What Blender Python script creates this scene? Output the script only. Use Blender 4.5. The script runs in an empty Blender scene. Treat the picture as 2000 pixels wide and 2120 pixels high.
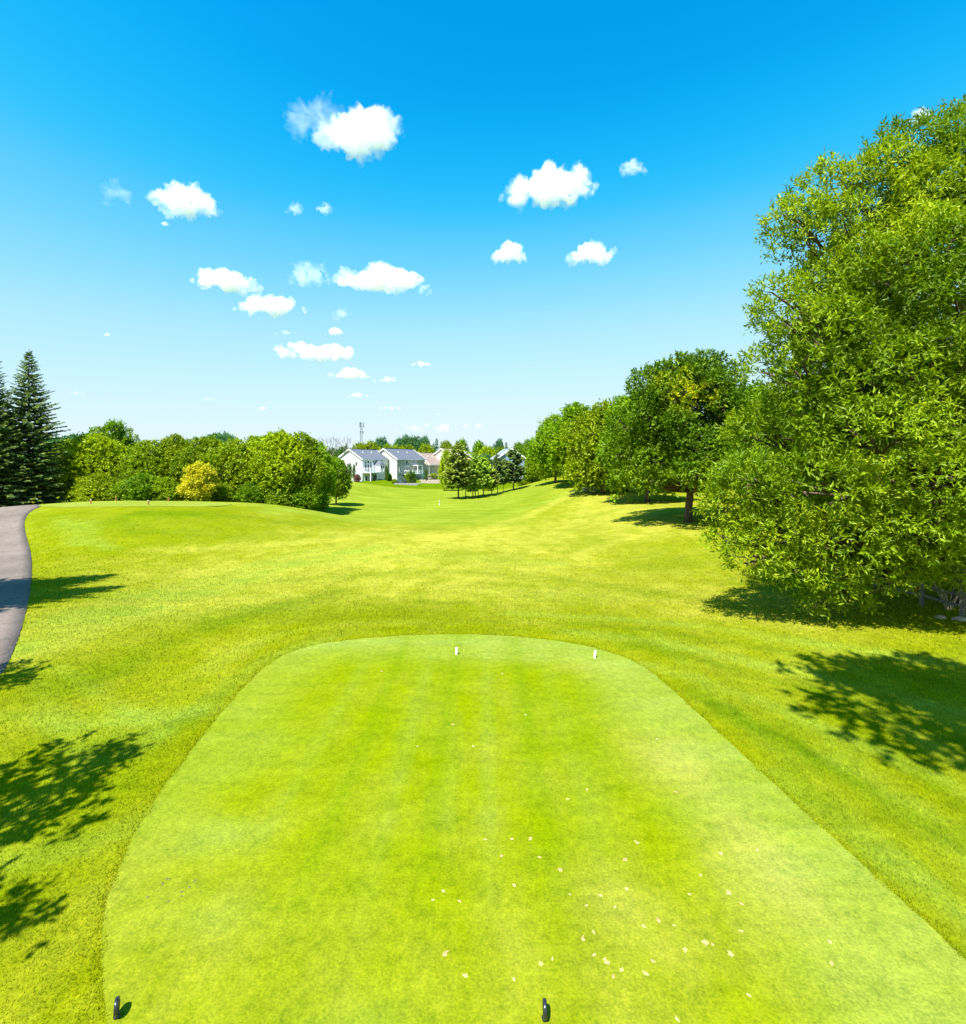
import bpy, math, random
import numpy as np
from mathutils import Vector, Matrix, noise as mnoise

sc = bpy.context.scene
R = math.radians
COL = sc.collection

# ------------------------------------------------------------------ camera
CAM_H, F, CX, HY = 5.5, 1050.0, 1000.0, 955.0      # drone height, focal length / centre / horizon in photo pixels
cam_d = bpy.data.cameras.new('camera'); cam = bpy.data.objects.new('camera', cam_d); COL.objects.link(cam)
cam.location = (0, 0, CAM_H); cam.rotation_euler = (R(90), 0, 0)
cam_d.sensor_width = 36; cam_d.lens = F / 2120 * 36
cam_d.shift_y = -(1060 - HY) / 2120
cam_d.clip_start = 0.1; cam_d.clip_end = 60000
sc.camera = cam

# ------------------------------------------------------------------ sky, sun, exposure
SUN_AZ, SUN_EL = R(27), R(57)                      # shadows run to the right and away
to_sun = Vector((-math.sin(SUN_AZ) * math.cos(SUN_EL), -math.cos(SUN_AZ) * math.cos(SUN_EL), math.sin(SUN_EL)))
w = bpy.data.worlds.new('World'); sc.world = w; w.use_nodes = True
nt = w.node_tree; nt.nodes.clear()
sky = nt.nodes.new('ShaderNodeTexSky'); sky.sky_type = 'NISHITA'; sky.sun_disc = False
sky.sun_elevation = SUN_EL
sky.sun_rotation = math.atan2(to_sun.x, to_sun.y)
sky.altitude = 300; sky.air_density = 1.5; sky.dust_density = 0.2; sky.ozone_density = 4.0
sm = nt.nodes.new('ShaderNodeVectorMath'); sm.operation = 'SCALE'; sm.inputs['Scale'].default_value = 0.1
cv = nt.nodes.new('ShaderNodeRGBCurve')            # a deeper, clearer blue than the model's, the same in every direction
for ch, pts in enumerate((((0, 0), (.100, .0), (.128, .012), (.160, .11), (.204, .27), (.277, .47), (.446, .66), (.65, .76), (1, .80)),
                          ((0, 0), (.185, .355), (.217, .47), (.268, .61), (.335, .74), (.431, .85), (.60, .93), (.75, .95), (1, .97)),
                          ((0, 0), (.300, .76), (.337, .86), (.380, .96), (.44, 1.0), (1, 1.0)))):
    c = cv.mapping.curves[ch]
    while len(c.points) > 2: c.points.remove(c.points[1])
    c.points[0].location = pts[0]; c.points[-1].location = pts[-1]
    for p in pts[1:-1]: c.points.new(*p)
cv.mapping.use_clip = True; cv.mapping.update()
sm2 = nt.nodes.new('ShaderNodeVectorMath'); sm2.operation = 'SCALE'; sm2.inputs['Scale'].default_value = 3.7
bg = nt.nodes.new('ShaderNodeBackground'); bg.inputs['Strength'].default_value = 0.1
wo = nt.nodes.new('ShaderNodeOutputWorld')
nt.links.new(sky.outputs[0], sm.inputs[0]); nt.links.new(sm.outputs[0], cv.inputs['Color']); nt.links.new(cv.outputs[0], sm2.inputs[0])
nt.links.new(sm2.outputs[0], bg.inputs[0]); nt.links.new(bg.outputs[0], wo.inputs[0])
sd = bpy.data.lights.new('sun', 'SUN'); sd.energy = 4.6; sd.angle = R(0.53); sd.color = (1.0, 0.95, 0.86)
sun = bpy.data.objects.new('sun', sd); COL.objects.link(sun)
sun.rotation_euler = to_sun.to_track_quat('Z', 'Y').to_euler()
sun.location = (-30, -30, 60)
vs = sc.view_settings
sc.display_settings.display_device = 'sRGB'
vs.view_transform = 'Standard'; vs.look = 'None'; vs.gamma = 1; vs.exposure = 1.45
vs.use_curve_mapping = False
sc.cycles.volume_bounces = 20
sc.cycles.max_bounces = 20
sc.cycles.transparent_max_bounces = 16
sc.cycles.use_denoising = True

# ------------------------------------------------------------------ helpers
rng = np.random.default_rng(7)

def smooth(a, b, v):
    t = np.clip((v - a) / (b - a), 0, 1)
    return t * t * (3 - 2 * t)

def mesh_np(name, V, faces, smooth_shade=False):
    """faces: list of (M,k) int arrays"""
    me = bpy.data.meshes.new(name)
    V = np.asarray(V, dtype=np.float32)
    if not isinstance(faces, list): faces = [faces]
    faces = [np.asarray(f, dtype=np.int32) for f in faces if len(f)]
    me.vertices.add(len(V)); me.vertices.foreach_set('co', V.ravel())
    nl = sum(f.size for f in faces); npol = sum(len(f) for f in faces)
    me.loops.add(nl); me.polygons.add(npol)
    me.loops.foreach_set('vertex_index', np.concatenate([f.ravel() for f in faces]))
    tot = np.concatenate([np.full(len(f), f.shape[1], np.int32) for f in faces])
    st = np.zeros(npol, np.int32); st[1:] = np.cumsum(tot)[:-1]
    me.polygons.foreach_set('loop_start', st); me.polygons.foreach_set('loop_total', tot)
    me.polygons.foreach_set('use_smooth', np.full(npol, smooth_shade, bool))
    me.update(calc_edges=True); me.validate()
    return me

def fattr(me, name, vals):
    a = me.attributes.new(name, 'FLOAT', 'POINT'); a.data.foreach_set('value', np.asarray(vals, np.float32))

def cattr(me, name, vals):
    a = me.attributes.new(name, 'FLOAT_COLOR', 'POINT'); a.data.foreach_set('color', np.asarray(vals, np.float32).ravel())

def tag(o, label=None, cat=None, group=None, kind=None):
    if label: o['label'] = label
    if cat: o['category'] = cat
    if group: o['group'] = group
    if kind: o['kind'] = kind
    return o

def obj(name, me, mat=None, parent=None, loc=None, rotz=None):
    o = bpy.data.objects.new(name, me); COL.objects.link(o)
    if mat is not None:
        if len(me.materials) == 0: me.materials.append(mat)
        else:
            o.material_slots[0].link = 'OBJECT'; o.material_slots[0].material = mat
    if parent is not None: o.parent = parent
    if loc is not None: o.location = loc
    if rotz is not None: o.rotation_euler = (0, 0, rotz)
    return o

def empty(name, loc, rotz=0.0, scale=None):
    o = bpy.data.objects.new(name, None); COL.objects.link(o)
    o.location = loc; o.rotation_euler = (0, 0, rotz); o.empty_display_size = 0.2
    if scale is not None: o.scale = scale
    return o

class MB:
    """collects boxes, tubes and polygons into one mesh"""
    def __init__(s): s.v = []; s.q = []; s.t = []; s.n = 0; s.poly = []
    def add(s, V, quads=(), tris=(), polys=()):
        b = s.n; s.v.append(np.asarray(V, float)); s.n += len(V)
        for f in quads: s.q.append([i + b for i in f])
        for f in tris: s.t.append([i + b for i in f])
        for f in polys: s.poly.append([i + b for i in f])
        return s
    def box(s, x0, x1, y0, y1, z0, z1):
        V = [(x0,y0,z0),(x1,y0,z0),(x1,y1,z0),(x0,y1,z0),(x0,y0,z1),(x1,y0,z1),(x1,y1,z1),(x0,y1,z1)]
        return s.add(V, [(0,3,2,1),(4,5,6,7),(0,1,5,4),(1,2,6,5),(2,3,7,6),(3,0,4,7)])
    def beam(s, a, b, w, h):
        a = Vector(a); b = Vector(b); d = (b - a).normalized()
        sd_ = d.cross(Vector((0,0,1)))
        if sd_.length < 1e-4: sd_ = Vector((1,0,0))
        sd_.normalize(); up = sd_.cross(d)
        V = []
        for p in (a, b):
            for i, j in ((-1,-1),(1,-1),(1,1),(-1,1)): V.append(p + sd_ * (w/2*i) + up * (h/2*j))
        return s.add([tuple(p) for p in V], [(0,3,2,1),(4,5,6,7),(0,1,5,4),(1,2,6,5),(2,3,7,6),(3,0,4,7)])
    def tube(s, pts, rad, n=6, cap=True):
        pts = [Vector(p) for p in pts]
        ref = Vector((0.31, 0.87, 0.12))
        V = []
        for i, p in enumerate(pts):
            d = (pts[min(i+1, len(pts)-1)] - pts[max(i-1, 0)]).normalized()
            u = d.cross(ref)
            if u.length < 1e-3: u = d.cross(Vector((1,0,0)))
            u.normalize(); v_ = d.cross(u)
            for k in range(n):
                a = 2*math.pi*k/n
                V.append(tuple(p + (u*math.cos(a) + v_*math.sin(a)) * rad[i]))
        Q = [(i*n+k, i*n+(k+1) % n, (i+1)*n+(k+1) % n, (i+1)*n+k) for i in range(len(pts)-1) for k in range(n)]
        P = [tuple(range(n))[::-1], tuple((len(pts)-1)*n + k for k in range(n))] if cap else []
        return s.add(V, Q, (), P)
    def lathe(s, prof, n=16, c=(0,0,0)):
        V = [(c[0]+r*math.cos(2*math.pi*k/n), c[1]+r*math.sin(2*math.pi*k/n), c[2]+z) for r, z in prof for k in range(n)]
        Q = [(i*n+k, i*n+(k+1) % n, (i+1)*n+(k+1) % n, (i+1)*n+k) for i in range(len(prof)-1) for k in range(n)]
        return s.add(V, Q, (), [tuple(range(n))[::-1], tuple((len(prof)-1)*n + k for k in range(n))])
    def mesh(s, name, smooth_shade=False):
        V = np.concatenate(s.v)
        fs = []
        if s.q: fs.append(np.array(s.q))
        if s.t: fs.append(np.array(s.t))
        byn = {}
        for p in s.poly: byn.setdefault(len(p), []).append(p)
        for k in byn: fs.append(np.array(byn[k]))
        return mesh_np(name, V, fs, smooth_shade)
    def build(s, name, mat, parent=None, smooth_shade=False, **kw):
        return obj(name, s.mesh(name, smooth_shade), mat, parent, **kw)

# ------------------------------------------------------------------ materials
def new_mat(name):
    m = bpy.data.materials.new(name); m.use_nodes = True; m.node_tree.nodes.clear()
    return m, m.node_tree.nodes, m.node_tree.links

def solid(name, col, rough=0.7, metal=0.0, var=0.12, scale=3.0, bump=0.0, spec=0.3):
    m, N, L = new_mat(name)
    out = N.new('ShaderNodeOutputMaterial'); p = N.new('ShaderNodeBsdfPrincipled')
    tc = N.new('ShaderNodeTexCoord'); nz = N.new('ShaderNodeTexNoise'); nz.inputs['Scale'].default_value = scale
    nz.inputs['Detail'].default_value = 5
    L.new(tc.outputs['Object'], nz.inputs['Vector'])
    cr = N.new('ShaderNodeValToRGB')
    cr.color_ramp.elements[0].position = 0.3; cr.color_ramp.elements[1].position = 0.7
    cr.color_ramp.elements[0].color = [c*(1-var) for c in col] + [1]
    cr.color_ramp.elements[1].color = [min(1, c*(1+var)) for c in col] + [1]
    L.new(nz.outputs[0], cr.inputs[0]); L.new(cr.outputs[0], p.inputs['Base Color'])
    p.inputs['Roughness'].default_value = rough; p.inputs['Metallic'].default_value = metal
    p.inputs['Specular IOR Level'].default_value = spec
    if bump:
        b = N.new('ShaderNodeBump'); b.inputs['Strength'].default_value = bump; b.inputs['Distance'].default_value = 0.02
        L.new(nz.outputs[0], b.inputs['Height']); L.new(b.outputs[0], p.inputs['Normal'])
    L.new(p.outputs[0], out.inputs[0])
    return m

def leaf_mat(name, dark, mid, light, transl=0.35, gloss=0.06, yellow=None):
    """tone attribute 0..1 picks the leaf colour; 'gold' attribute mixes to yellow"""
    m, N, L = new_mat(name)
    out = N.new('ShaderNodeOutputMaterial')
    at = N.new('ShaderNodeAttribute'); at.attribute_name = 'tone'
    cr = N.new('ShaderNodeValToRGB'); e = cr.color_ramp.elements
    e[0].position = 0.1; e[0].color = (*dark, 1); e[1].position = 0.92; e[1].color = (*light, 1)
    k = e.new(0.5); k.color = (*mid, 1)
    L.new(at.outputs['Fac'], cr.inputs[0])
    oi = N.new('ShaderNodeObjectInfo'); hv = N.new('ShaderNodeHueSaturation')
    mp = N.new('ShaderNodeMapRange'); mp.inputs[3].default_value = 0.85; mp.inputs[4].default_value = 1.15
    L.new(oi.outputs['Random'], mp.inputs[0]); L.new(mp.outputs[0], hv.inputs['Value']); L.new(cr.outputs[0], hv.inputs['Color'])
    col = hv.outputs[0]
    if yellow:
        ag = N.new('ShaderNodeAttribute'); ag.attribute_name = 'gold'
        mx = N.new('ShaderNodeMix'); mx.data_type = 'RGBA'
        L.new(ag.outputs['Fac'], mx.inputs['Factor']); L.new(col, mx.inputs['A']); mx.inputs['B'].default_value = (*yellow, 1)
        col = mx.outputs['Result']
    d = N.new('ShaderNodeBsdfDiffuse'); t = N.new('ShaderNodeBsdfTranslucent'); g = N.new('ShaderNodeBsdfGlossy')
    g.inputs['Roughness'].default_value = 0.45
    tcx = N.new('ShaderNodeMix'); tcx.data_type = 'RGBA'; tcx.blend_type = 'MULTIPLY'; tcx.inputs['Factor'].default_value = 1
    L.new(col, tcx.inputs['A']); tcx.inputs['B'].default_value = (1.0, 0.95, 0.35, 1)
    L.new(col, d.inputs[0]); L.new(tcx.outputs['Result'], t.inputs[0])
    m1 = N.new('ShaderNodeMixShader'); m1.inputs[0].default_value = transl
    L.new(d.outputs[0], m1.inputs[1]); L.new(t.outputs[0], m1.inputs[2])
    m2 = N.new('ShaderNodeMixShader'); m2.inputs[0].default_value = gloss
    L.new(m1.outputs[0], m2.inputs[1]); L.new(g.outputs[0], m2.inputs[2])
    L.new(m2.outputs[0], out.inputs[0])
    return m

M = {}
M['bark'] = solid('bark', (0.10, 0.07, 0.05), 0.9, var=0.4, scale=6, bump=0.6)
M['bark_dark'] = solid('bark_dark', (0.05, 0.04, 0.035), 0.9, var=0.4, scale=8, bump=0.6)
M['bark_pale'] = solid('bark_pale', (0.17, 0.15, 0.14), 0.9, var=0.3, scale=6, bump=0.4)
M['leaf_near'] = leaf_mat('leaf_near', (0.074,0.148,0.002), (0.177,0.285,0.003), (0.376,0.467,0.016), 0.44, 0.012, yellow=(0.46,0.46,0.01))
M['leaf_maple'] = leaf_mat('leaf_maple', (0.071,0.167,0.004), (0.159,0.285,0.005), (0.317,0.444,0.010), 0.40, 0.01, yellow=(0.64,0.64,0.003))
M['leaf_row'] = leaf_mat('leaf_row', (0.074,0.180,0.004), (0.166,0.307,0.005), (0.330,0.466,0.008), 0.40, 0.01)
M['leaf_lime'] = leaf_mat('leaf_lime', (0.125,0.213,0.003), (0.263,0.362,0.005), (0.425,0.500,0.010), 0.42, 0.01)
M['leaf_hedge'] = leaf_mat('leaf_hedge', (0.101,0.196,0.003), (0.216,0.331,0.005), (0.378,0.472,0.011), 0.42, 0.01)
M['leaf_gold'] = leaf_mat('leaf_gold', (0.30,0.30,0.01), (0.50,0.475,0.015), (0.66,0.62,0.05), 0.40, 0.01)
M['leaf_blue'] = leaf_mat('leaf_blue', (0.036,0.120,0.048), (0.084,0.216,0.072), (0.156,0.324,0.108), 0.35, 0.01)
M['leaf_dark'] = leaf_mat('leaf_dark', (0.036,0.102,0.012), (0.072,0.168,0.014), (0.144,0.240,0.024), 0.35, 0.01)
M['needle'] = leaf_mat('needle', (0.059,0.116,0.039), (0.127,0.214,0.059), (0.331,0.389,0.068), 0.25, 0.01)
M['needle_pine'] = leaf_mat('needle_pine', (0.150,0.275,0.030), (0.300,0.462,0.046), (0.550,0.698,0.074), 0.3, 0.01)
M['needle_brown'] = leaf_mat('needle_brown', (0.13,0.185,0.035), (0.23,0.30,0.05), (0.36,0.42,0.07), 0.3, 0.01)
M['needle_blue'] = leaf_mat('needle_blue', (0.05,0.09,0.09), (0.12,0.2,0.2), (0.25,0.36,0.36), 0.2, 0.06)
M['leaf_purple'] = leaf_mat('leaf_purple', (0.09,0.03,0.03), (0.17,0.07,0.06), (0.25,0.12,0.10), 0.3, 0.05)

# ------------------------------------------------------------------ terrain shape
def tee_sdf(x, y):
    qx = np.abs(x + 0.35) - (5.35 - 2.2); qy = np.abs(y - 9.6) - (6.5 - 2.2)
    return np.hypot(np.maximum(qx, 0), np.maximum(qy, 0)) + np.minimum(np.maximum(qx, qy), 0) - 2.2

def bump(x, y, cx, cy, sx, sy, h):
    return h * np.exp(-(((x - cx) / sx) ** 2 + ((y - cy) / sy) ** 2))

def H(x, y):
    x = np.asarray(x, float); y = np.asarray(y, float)
    d = np.maximum(tee_sdf(x, y), 0)
    z = -0.22 * smooth(0, 3.5, d) - 0.75 * smooth(2, 14, y - 14) * smooth(30, 12, np.abs(x + 3))
    z = z + 0.35 * smooth(-6, -18, x) * smooth(30, 12, y)                       # lifts towards the path
    # far tee on its mound
    qx = np.maximum(np.abs(x + 34) - 8.5, 0); qy = np.maximum(np.abs(y - 50) - 4, 0)
    r = np.hypot(qx / 1.25, qy)
    z = z + 1.65 * (1 - smooth(0, 13, r))
    # valley before the houses
    z = z - 0.75 * smooth(45, 75, y)
    z = z + bump(x, y, -33, 110, 13, 17, 2.4)                                  # fairway hump below the white house
    z = z + 2.6 * smooth(1, 17, x - 0.02 * (y - 60)) * smooth(62, 112, y) * smooth(330, 180, y)    # right-hand slope
    z = z + 0.9 * smooth(4, 18, x) * smooth(20, 45, y) * smooth(95, 65, y)
    z = z + 0.9 * smooth(125, 170, y)
    z = z + 0.07 * np.sin(x * 0.31 + 1.3) * np.cos(y * 0.23) * smooth(16, 30, y) + 0.12 * np.sin(x * 0.11 + y * 0.07) * smooth(18, 40, y)
    return z

def Hs(x, y): return float(H(np.array([x]), np.array([y]))[0])

def ground_at(px, py):
    """the point of the ground seen at a photo pixel"""
    dx, dz = (px - CX) / F, (HY - py) / F
    for lo, hi in ((3.0, 900.0),):
        t = np.geomspace(lo, hi, 700)
        for _ in range(3):
            u = CAM_H + dz*t < H(dx*t, t)
            if not u.any(): return (dx*300, 300, Hs(dx*300, 300))
            k = max(int(np.argmax(u)), 1); t = np.linspace(t[k-1], t[k], 40)
        b = float(t[-1])
    return (dx*b, b, Hs(dx*b, b))

def on(px, d, dz=0.0):
    x = (px - CX) / F * d
    return (x, d, Hs(x, d) + dz)

def ztop(py, d): return CAM_H + (HY - py) / F * d

# outlines on the ground
TEE = [(-3.62,4.9),(-4.15,5.5),(-4.65,6.2),(-5.0,7.0),(-5.35,8.2),(-5.55,9.6),(-5.75,11.2),(-5.85,12.6),(-5.85,13.6),(-5.7,14.4),(-5.15,15.2),(-3.9,15.75),
       (-2.2,16.1),(0,16.15),(1.8,15.75),(3.2,15.1),(4.05,14.2),(4.42,13.3),(4.6,11.9),(4.8,10.2),(5.0,8.3),(5.2,6.8),(5.35,5.6),(5.3,4.6),(4.6,3.6),(3.2,3.1),(0,2.95),(-2,3.3),(-3.1,4.1)]
def chaikin(P, n=2, closed=True):
    P = [np.array(p, float) for p in P]
    for _ in range(n):
        Q = []
        m = len(P)
        for i in range(m if closed else m - 1):
            a, b = P[i], P[(i + 1) % m]
            Q += [a * .75 + b * .25, a * .25 + b * .75]
        if not closed: Q = [P[0]] + Q + [P[-1]]
        P = Q
    return np.array(P)
TEE = chaikin(TEE)
th = np.linspace(0, 2*np.pi, 72, endpoint=False)
FT = np.stack([-34.2 + 8.9*np.sign(np.cos(th))*np.abs(np.cos(th))**0.75, 50.2 + 3.9*np.sign(np.sin(th))*np.abs(np.sin(th))**0.8], 1)
PATH_R = [ground_at(*p)[:2] for p in ((0,1405),(22,1362),(47,1300),(61,1235),(67,1180),(64,1140),(53,1105),(49,1080),(60,1061),(86,1049))]
PATH_R = chaikin([(-5.5,-30),(-6.5,-12),(-8.2,0),(-10.2,7)] + PATH_R + [(PATH_R[-1][0]*1.07, PATH_R[-1][1]*1.07), (PATH_R[-1][0]*1.2 - 3, PATH_R[-1][1]*1.17), (-90, 66)], 2, False)

def inside(P, x, y):
    c = np.zeros(np.shape(x), bool)
    n = len(P); j = n - 1
    for i in range(n):
        xi, yi = P[i]; xj, yj = P[j]
        hit = ((yi > y) != (yj > y)) & (x < (xj - xi) * (y - yi) / (yj - yi + 1e-12) + xi)
        c ^= hit; j = i
    return c

def polyline_offset(P, dist):
    T = np.gradient(P, axis=0); T /= np.linalg.norm(T, axis=1)[:, None]
    return P + np.stack([-T[:, 1], T[:, 0]], 1) * dist
PATH_L = polyline_offset(PATH_R, 2.9)
PATH_POLY = np.concatenate([PATH_R, PATH_L[::-1]])

# ------------------------------------------------------------------ ground materials
def grass_mat(name, base, dry, light, lush, attr=True, fine=28.0, fine_amt=0.35, stripes=False, bump_s=0.5, transl=0.0):
    m, N, L = new_mat(name)
    out = N.new('ShaderNodeOutputMaterial'); p = N.new('ShaderNodeBsdfPrincipled')
    p.inputs['Roughness'].default_value = 0.9; p.inputs['Specular IOR Level'].default_value = 0.0
    geo = N.new('ShaderNodeNewGeometry')
    def nz(scale, det=4, rough=.55, sx=1, sy=1):
        mp = N.new('ShaderNodeMapping'); mp.inputs['Scale'].default_value = (sx, sy, 1)
        n = N.new('ShaderNodeTexNoise'); n.inputs['Scale'].default_value = scale; n.inputs['Detail'].default_value = det; n.inputs['Roughness'].default_value = rough
        L.new(geo.outputs['Position'], mp.inputs['Vector']); L.new(mp.outputs[0], n.inputs['Vector'])
        return n.outputs[0]
    def ramp(fac, a, b):
        mr = N.new('ShaderNodeMapRange'); mr.inputs[1].default_value = a; mr.inputs[2].default_value = b
        L.new(fac, mr.inputs[0]); return mr.outputs[0]
    def math_(op, a, b=None):
        n = N.new('ShaderNodeMath'); n.operation = op
        for i, v in enumerate((a, b)):
            if v is None: continue
            if isinstance(v, (int, float)): n.inputs[i].default_value = v
            else: L.new(v, n.inputs[i])
        return n.outputs[0]
    def mix(f, a, b, mode='MIX'):
        n = N.new('ShaderNodeMix'); n.data_type = 'RGBA'; n.blend_type = mode; n.clamp_factor = True
        if isinstance(f, (int, float)): n.inputs['Factor'].default_value = f
        else: L.new(f, n.inputs['Factor'])
        for key, v in (('A', a), ('B', b)):
            if isinstance(v, tuple): n.inputs[key].default_value = (*v, 1)
            else: L.new(v, n.inputs[key])
        return n.outputs['Result']
    at = N.new('ShaderNodeAttribute'); at.attribute_name = 'paint'
    sp = N.new('ShaderNodeSeparateColor'); L.new(at.outputs['Color'], sp.inputs[0])
    patch = ramp(nz(0.16, 5, .6), .35, .65)
    patch2 = ramp(nz(0.9, 5, .6, 1, 0.55), .38, .68)
    streak = ramp(nz(0.55, 4, .6, 0.35, 2.2), .42, .66)
    fdry = math_('MULTIPLY_ADD', sp.outputs['Red'], 1.0)
    # dry weight broken up by the patches
    s1 = math_('ADD', math_('MULTIPLY', sp.outputs['Red'], math_('ADD', math_('MULTIPLY', patch2, 0.7), 0.55)), math_('MULTIPLY', math_('MULTIPLY', patch, patch2), 0.45))
    c = mix(s1, base, dry)
    s2 = math_('MULTIPLY', sp.outputs['Green'], math_('ADD', math_('MULTIPLY', streak, 0.5), 0.6))
    if stripes:
        wv = N.new('ShaderNodeTexWave'); wv.wave_type = 'BANDS'; wv.bands_direction = 'Y'; wv.inputs['Scale'].default_value = 0.075
        wv.inputs['Distortion'].default_value = 2.2; wv.inputs['Detail'].default_value = 2; wv.inputs['Detail Scale'].default_value = 0.35
        L.new(geo.outputs['Position'], wv.inputs['Vector'])
        s2 = math_('MULTIPLY', s2, math_('ADD', math_('MULTIPLY', wv.outputs['Fac'], 0.55), 0.55))
    c = mix(s2, c, light)
    s3 = math_('ADD', math_('MULTIPLY', sp.outputs['Blue'], math_('ADD', math_('MULTIPLY', patch2, 0.5), 0.6)), math_('MULTIPLY', math_('SUBTRACT', 1.0, patch), 0.30))
    c = mix(s3, c, lush)
    # blade-level grain, several sizes so that it holds at every distance
    g1 = nz(fine, 3, .7); g2 = nz(fine * 0.28, 4, .7, 1, .8); g3 = nz(fine * 0.07, 4, .7, .6, 1.2)
    g = math_('ADD', math_('ADD', math_('MULTIPLY', g1, 0.45), math_('MULTIPLY', g2, 0.35)), math_('MULTIPLY', g3, 0.25))
    gr = ramp(g, .36, .70)
    cd = mix(1.0, c, (1 - fine_amt, 1 - fine_amt * .8, 0.6), 'MULTIPLY')
    cl = mix(1.0, c, (1 + fine_amt * .6, 1 + fine_amt * .5, 1.4), 'MULTIPLY')
    c = mix(gr, cd, cl)
    L.new(c, p.inputs['Base Color'])
    if bump_s:
        b = N.new('ShaderNodeBump'); b.inputs['Strength'].default_value = bump_s; b.inputs['Distance'].default_value = 0.03
        L.new(g, b.inputs['Height']); L.new(b.outputs[0], p.inputs['Normal'])
    if transl:
        t = N.new('ShaderNodeBsdfTranslucent'); ms = N.new('ShaderNodeMixShader'); ms.inputs[0].default_value = transl
        L.new(c, t.inputs[0]); L.new(p.outputs[0], ms.inputs[1]); L.new(t.outputs[0], ms.inputs[2]); L.new(ms.outputs[0], out.inputs[0])
    else: L.new(p.outputs[0], out.inputs[0])
    return m

M['rough'] = grass_mat('rough_grass', (0.18,0.20,0.002), (0.33,0.31,0.035), (0.22,0.28,0.028), (0.08,0.14,0.002), stripes=True, fine=20, fine_amt=.6)
M['tee'] = grass_mat('tee_turf', (0.178,0.216,0.001), (0.33,0.285,0.05), (0.22,0.272,0.042), (0.11,0.18,0.001), fine=30, fine_amt=.6, bump_s=.7)
M['blades'] = grass_mat('rough_blades', (0.33,0.36,0.002), (0.53,0.50,0.05), (0.37,0.45,0.035), (0.17,0.255,0.003), fine=20, fine_amt=.42, bump_s=0, transl=.38)
def asphalt():
    m, N, L = new_mat('cart_path_asphalt')
    out = N.new('ShaderNodeOutputMaterial'); p = N.new('ShaderNodeBsdfPrincipled'); p.inputs['Roughness'].default_value = .95; p.inputs['Specular IOR Level'].default_value = .1
    geo = N.new('ShaderNodeNewGeometry'); prev = None
    for sc_, lo, hi, det in ((.35, .80, 1.15, 4), (38.0, .55, 1.4, 3), (4.0, .85, 1.12, 6)):
        n_ = N.new('ShaderNodeTexNoise'); n_.inputs['Scale'].default_value = sc_; n_.inputs['Detail'].default_value = det; L.new(geo.outputs['Position'], n_.inputs['Vector'])
        mr = N.new('ShaderNodeMapRange'); mr.inputs[1].default_value = .3; mr.inputs[2].default_value = .7; mr.inputs[3].default_value = lo; mr.inputs[4].default_value = hi; L.new(n_.outputs[0], mr.inputs[0])
        if prev is None: prev = mr.outputs[0]
        else:
            mu = N.new('ShaderNodeMath'); mu.operation = 'MULTIPLY'; L.new(prev, mu.inputs[0]); L.new(mr.outputs[0], mu.inputs[1]); prev = mu.outputs[0]
    vo = N.new('ShaderNodeTexVoronoi'); vo.feature = 'DISTANCE_TO_EDGE'; vo.inputs['Scale'].default_value = .45
    wn = N.new('ShaderNodeTexNoise'); wn.inputs['Scale'].default_value = 1.5; ad = N.new('ShaderNodeVectorMath'); ad.operation = 'ADD'
    L.new(geo.outputs['Position'], wn.inputs['Vector']); L.new(geo.outputs['Position'], ad.inputs[0]); L.new(wn.outputs['Color'], ad.inputs[1]); L.new(ad.outputs[0], vo.inputs['Vector'])
    cr = N.new('ShaderNodeMapRange'); cr.inputs[1].default_value = 0; cr.inputs[2].default_value = .012; cr.inputs[3].default_value = .55; cr.inputs[4].default_value = 1; L.new(vo.outputs['Distance'], cr.inputs[0])
    mu = N.new('ShaderNodeMath'); mu.operation = 'MULTIPLY'; L.new(prev, mu.inputs[0]); L.new(cr.outputs[0], mu.inputs[1])
    sc2 = N.new('ShaderNodeVectorMath'); sc2.operation = 'SCALE'; sc2.inputs[0].default_value = (.17, .138, .122); L.new(mu.outputs[0], sc2.inputs['Scale'])
    L.new(sc2.outputs[0], p.inputs['Base Color']); L.new(p.outputs[0], out.inputs[0])
    return m
M['asphalt'] = asphalt()

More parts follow.
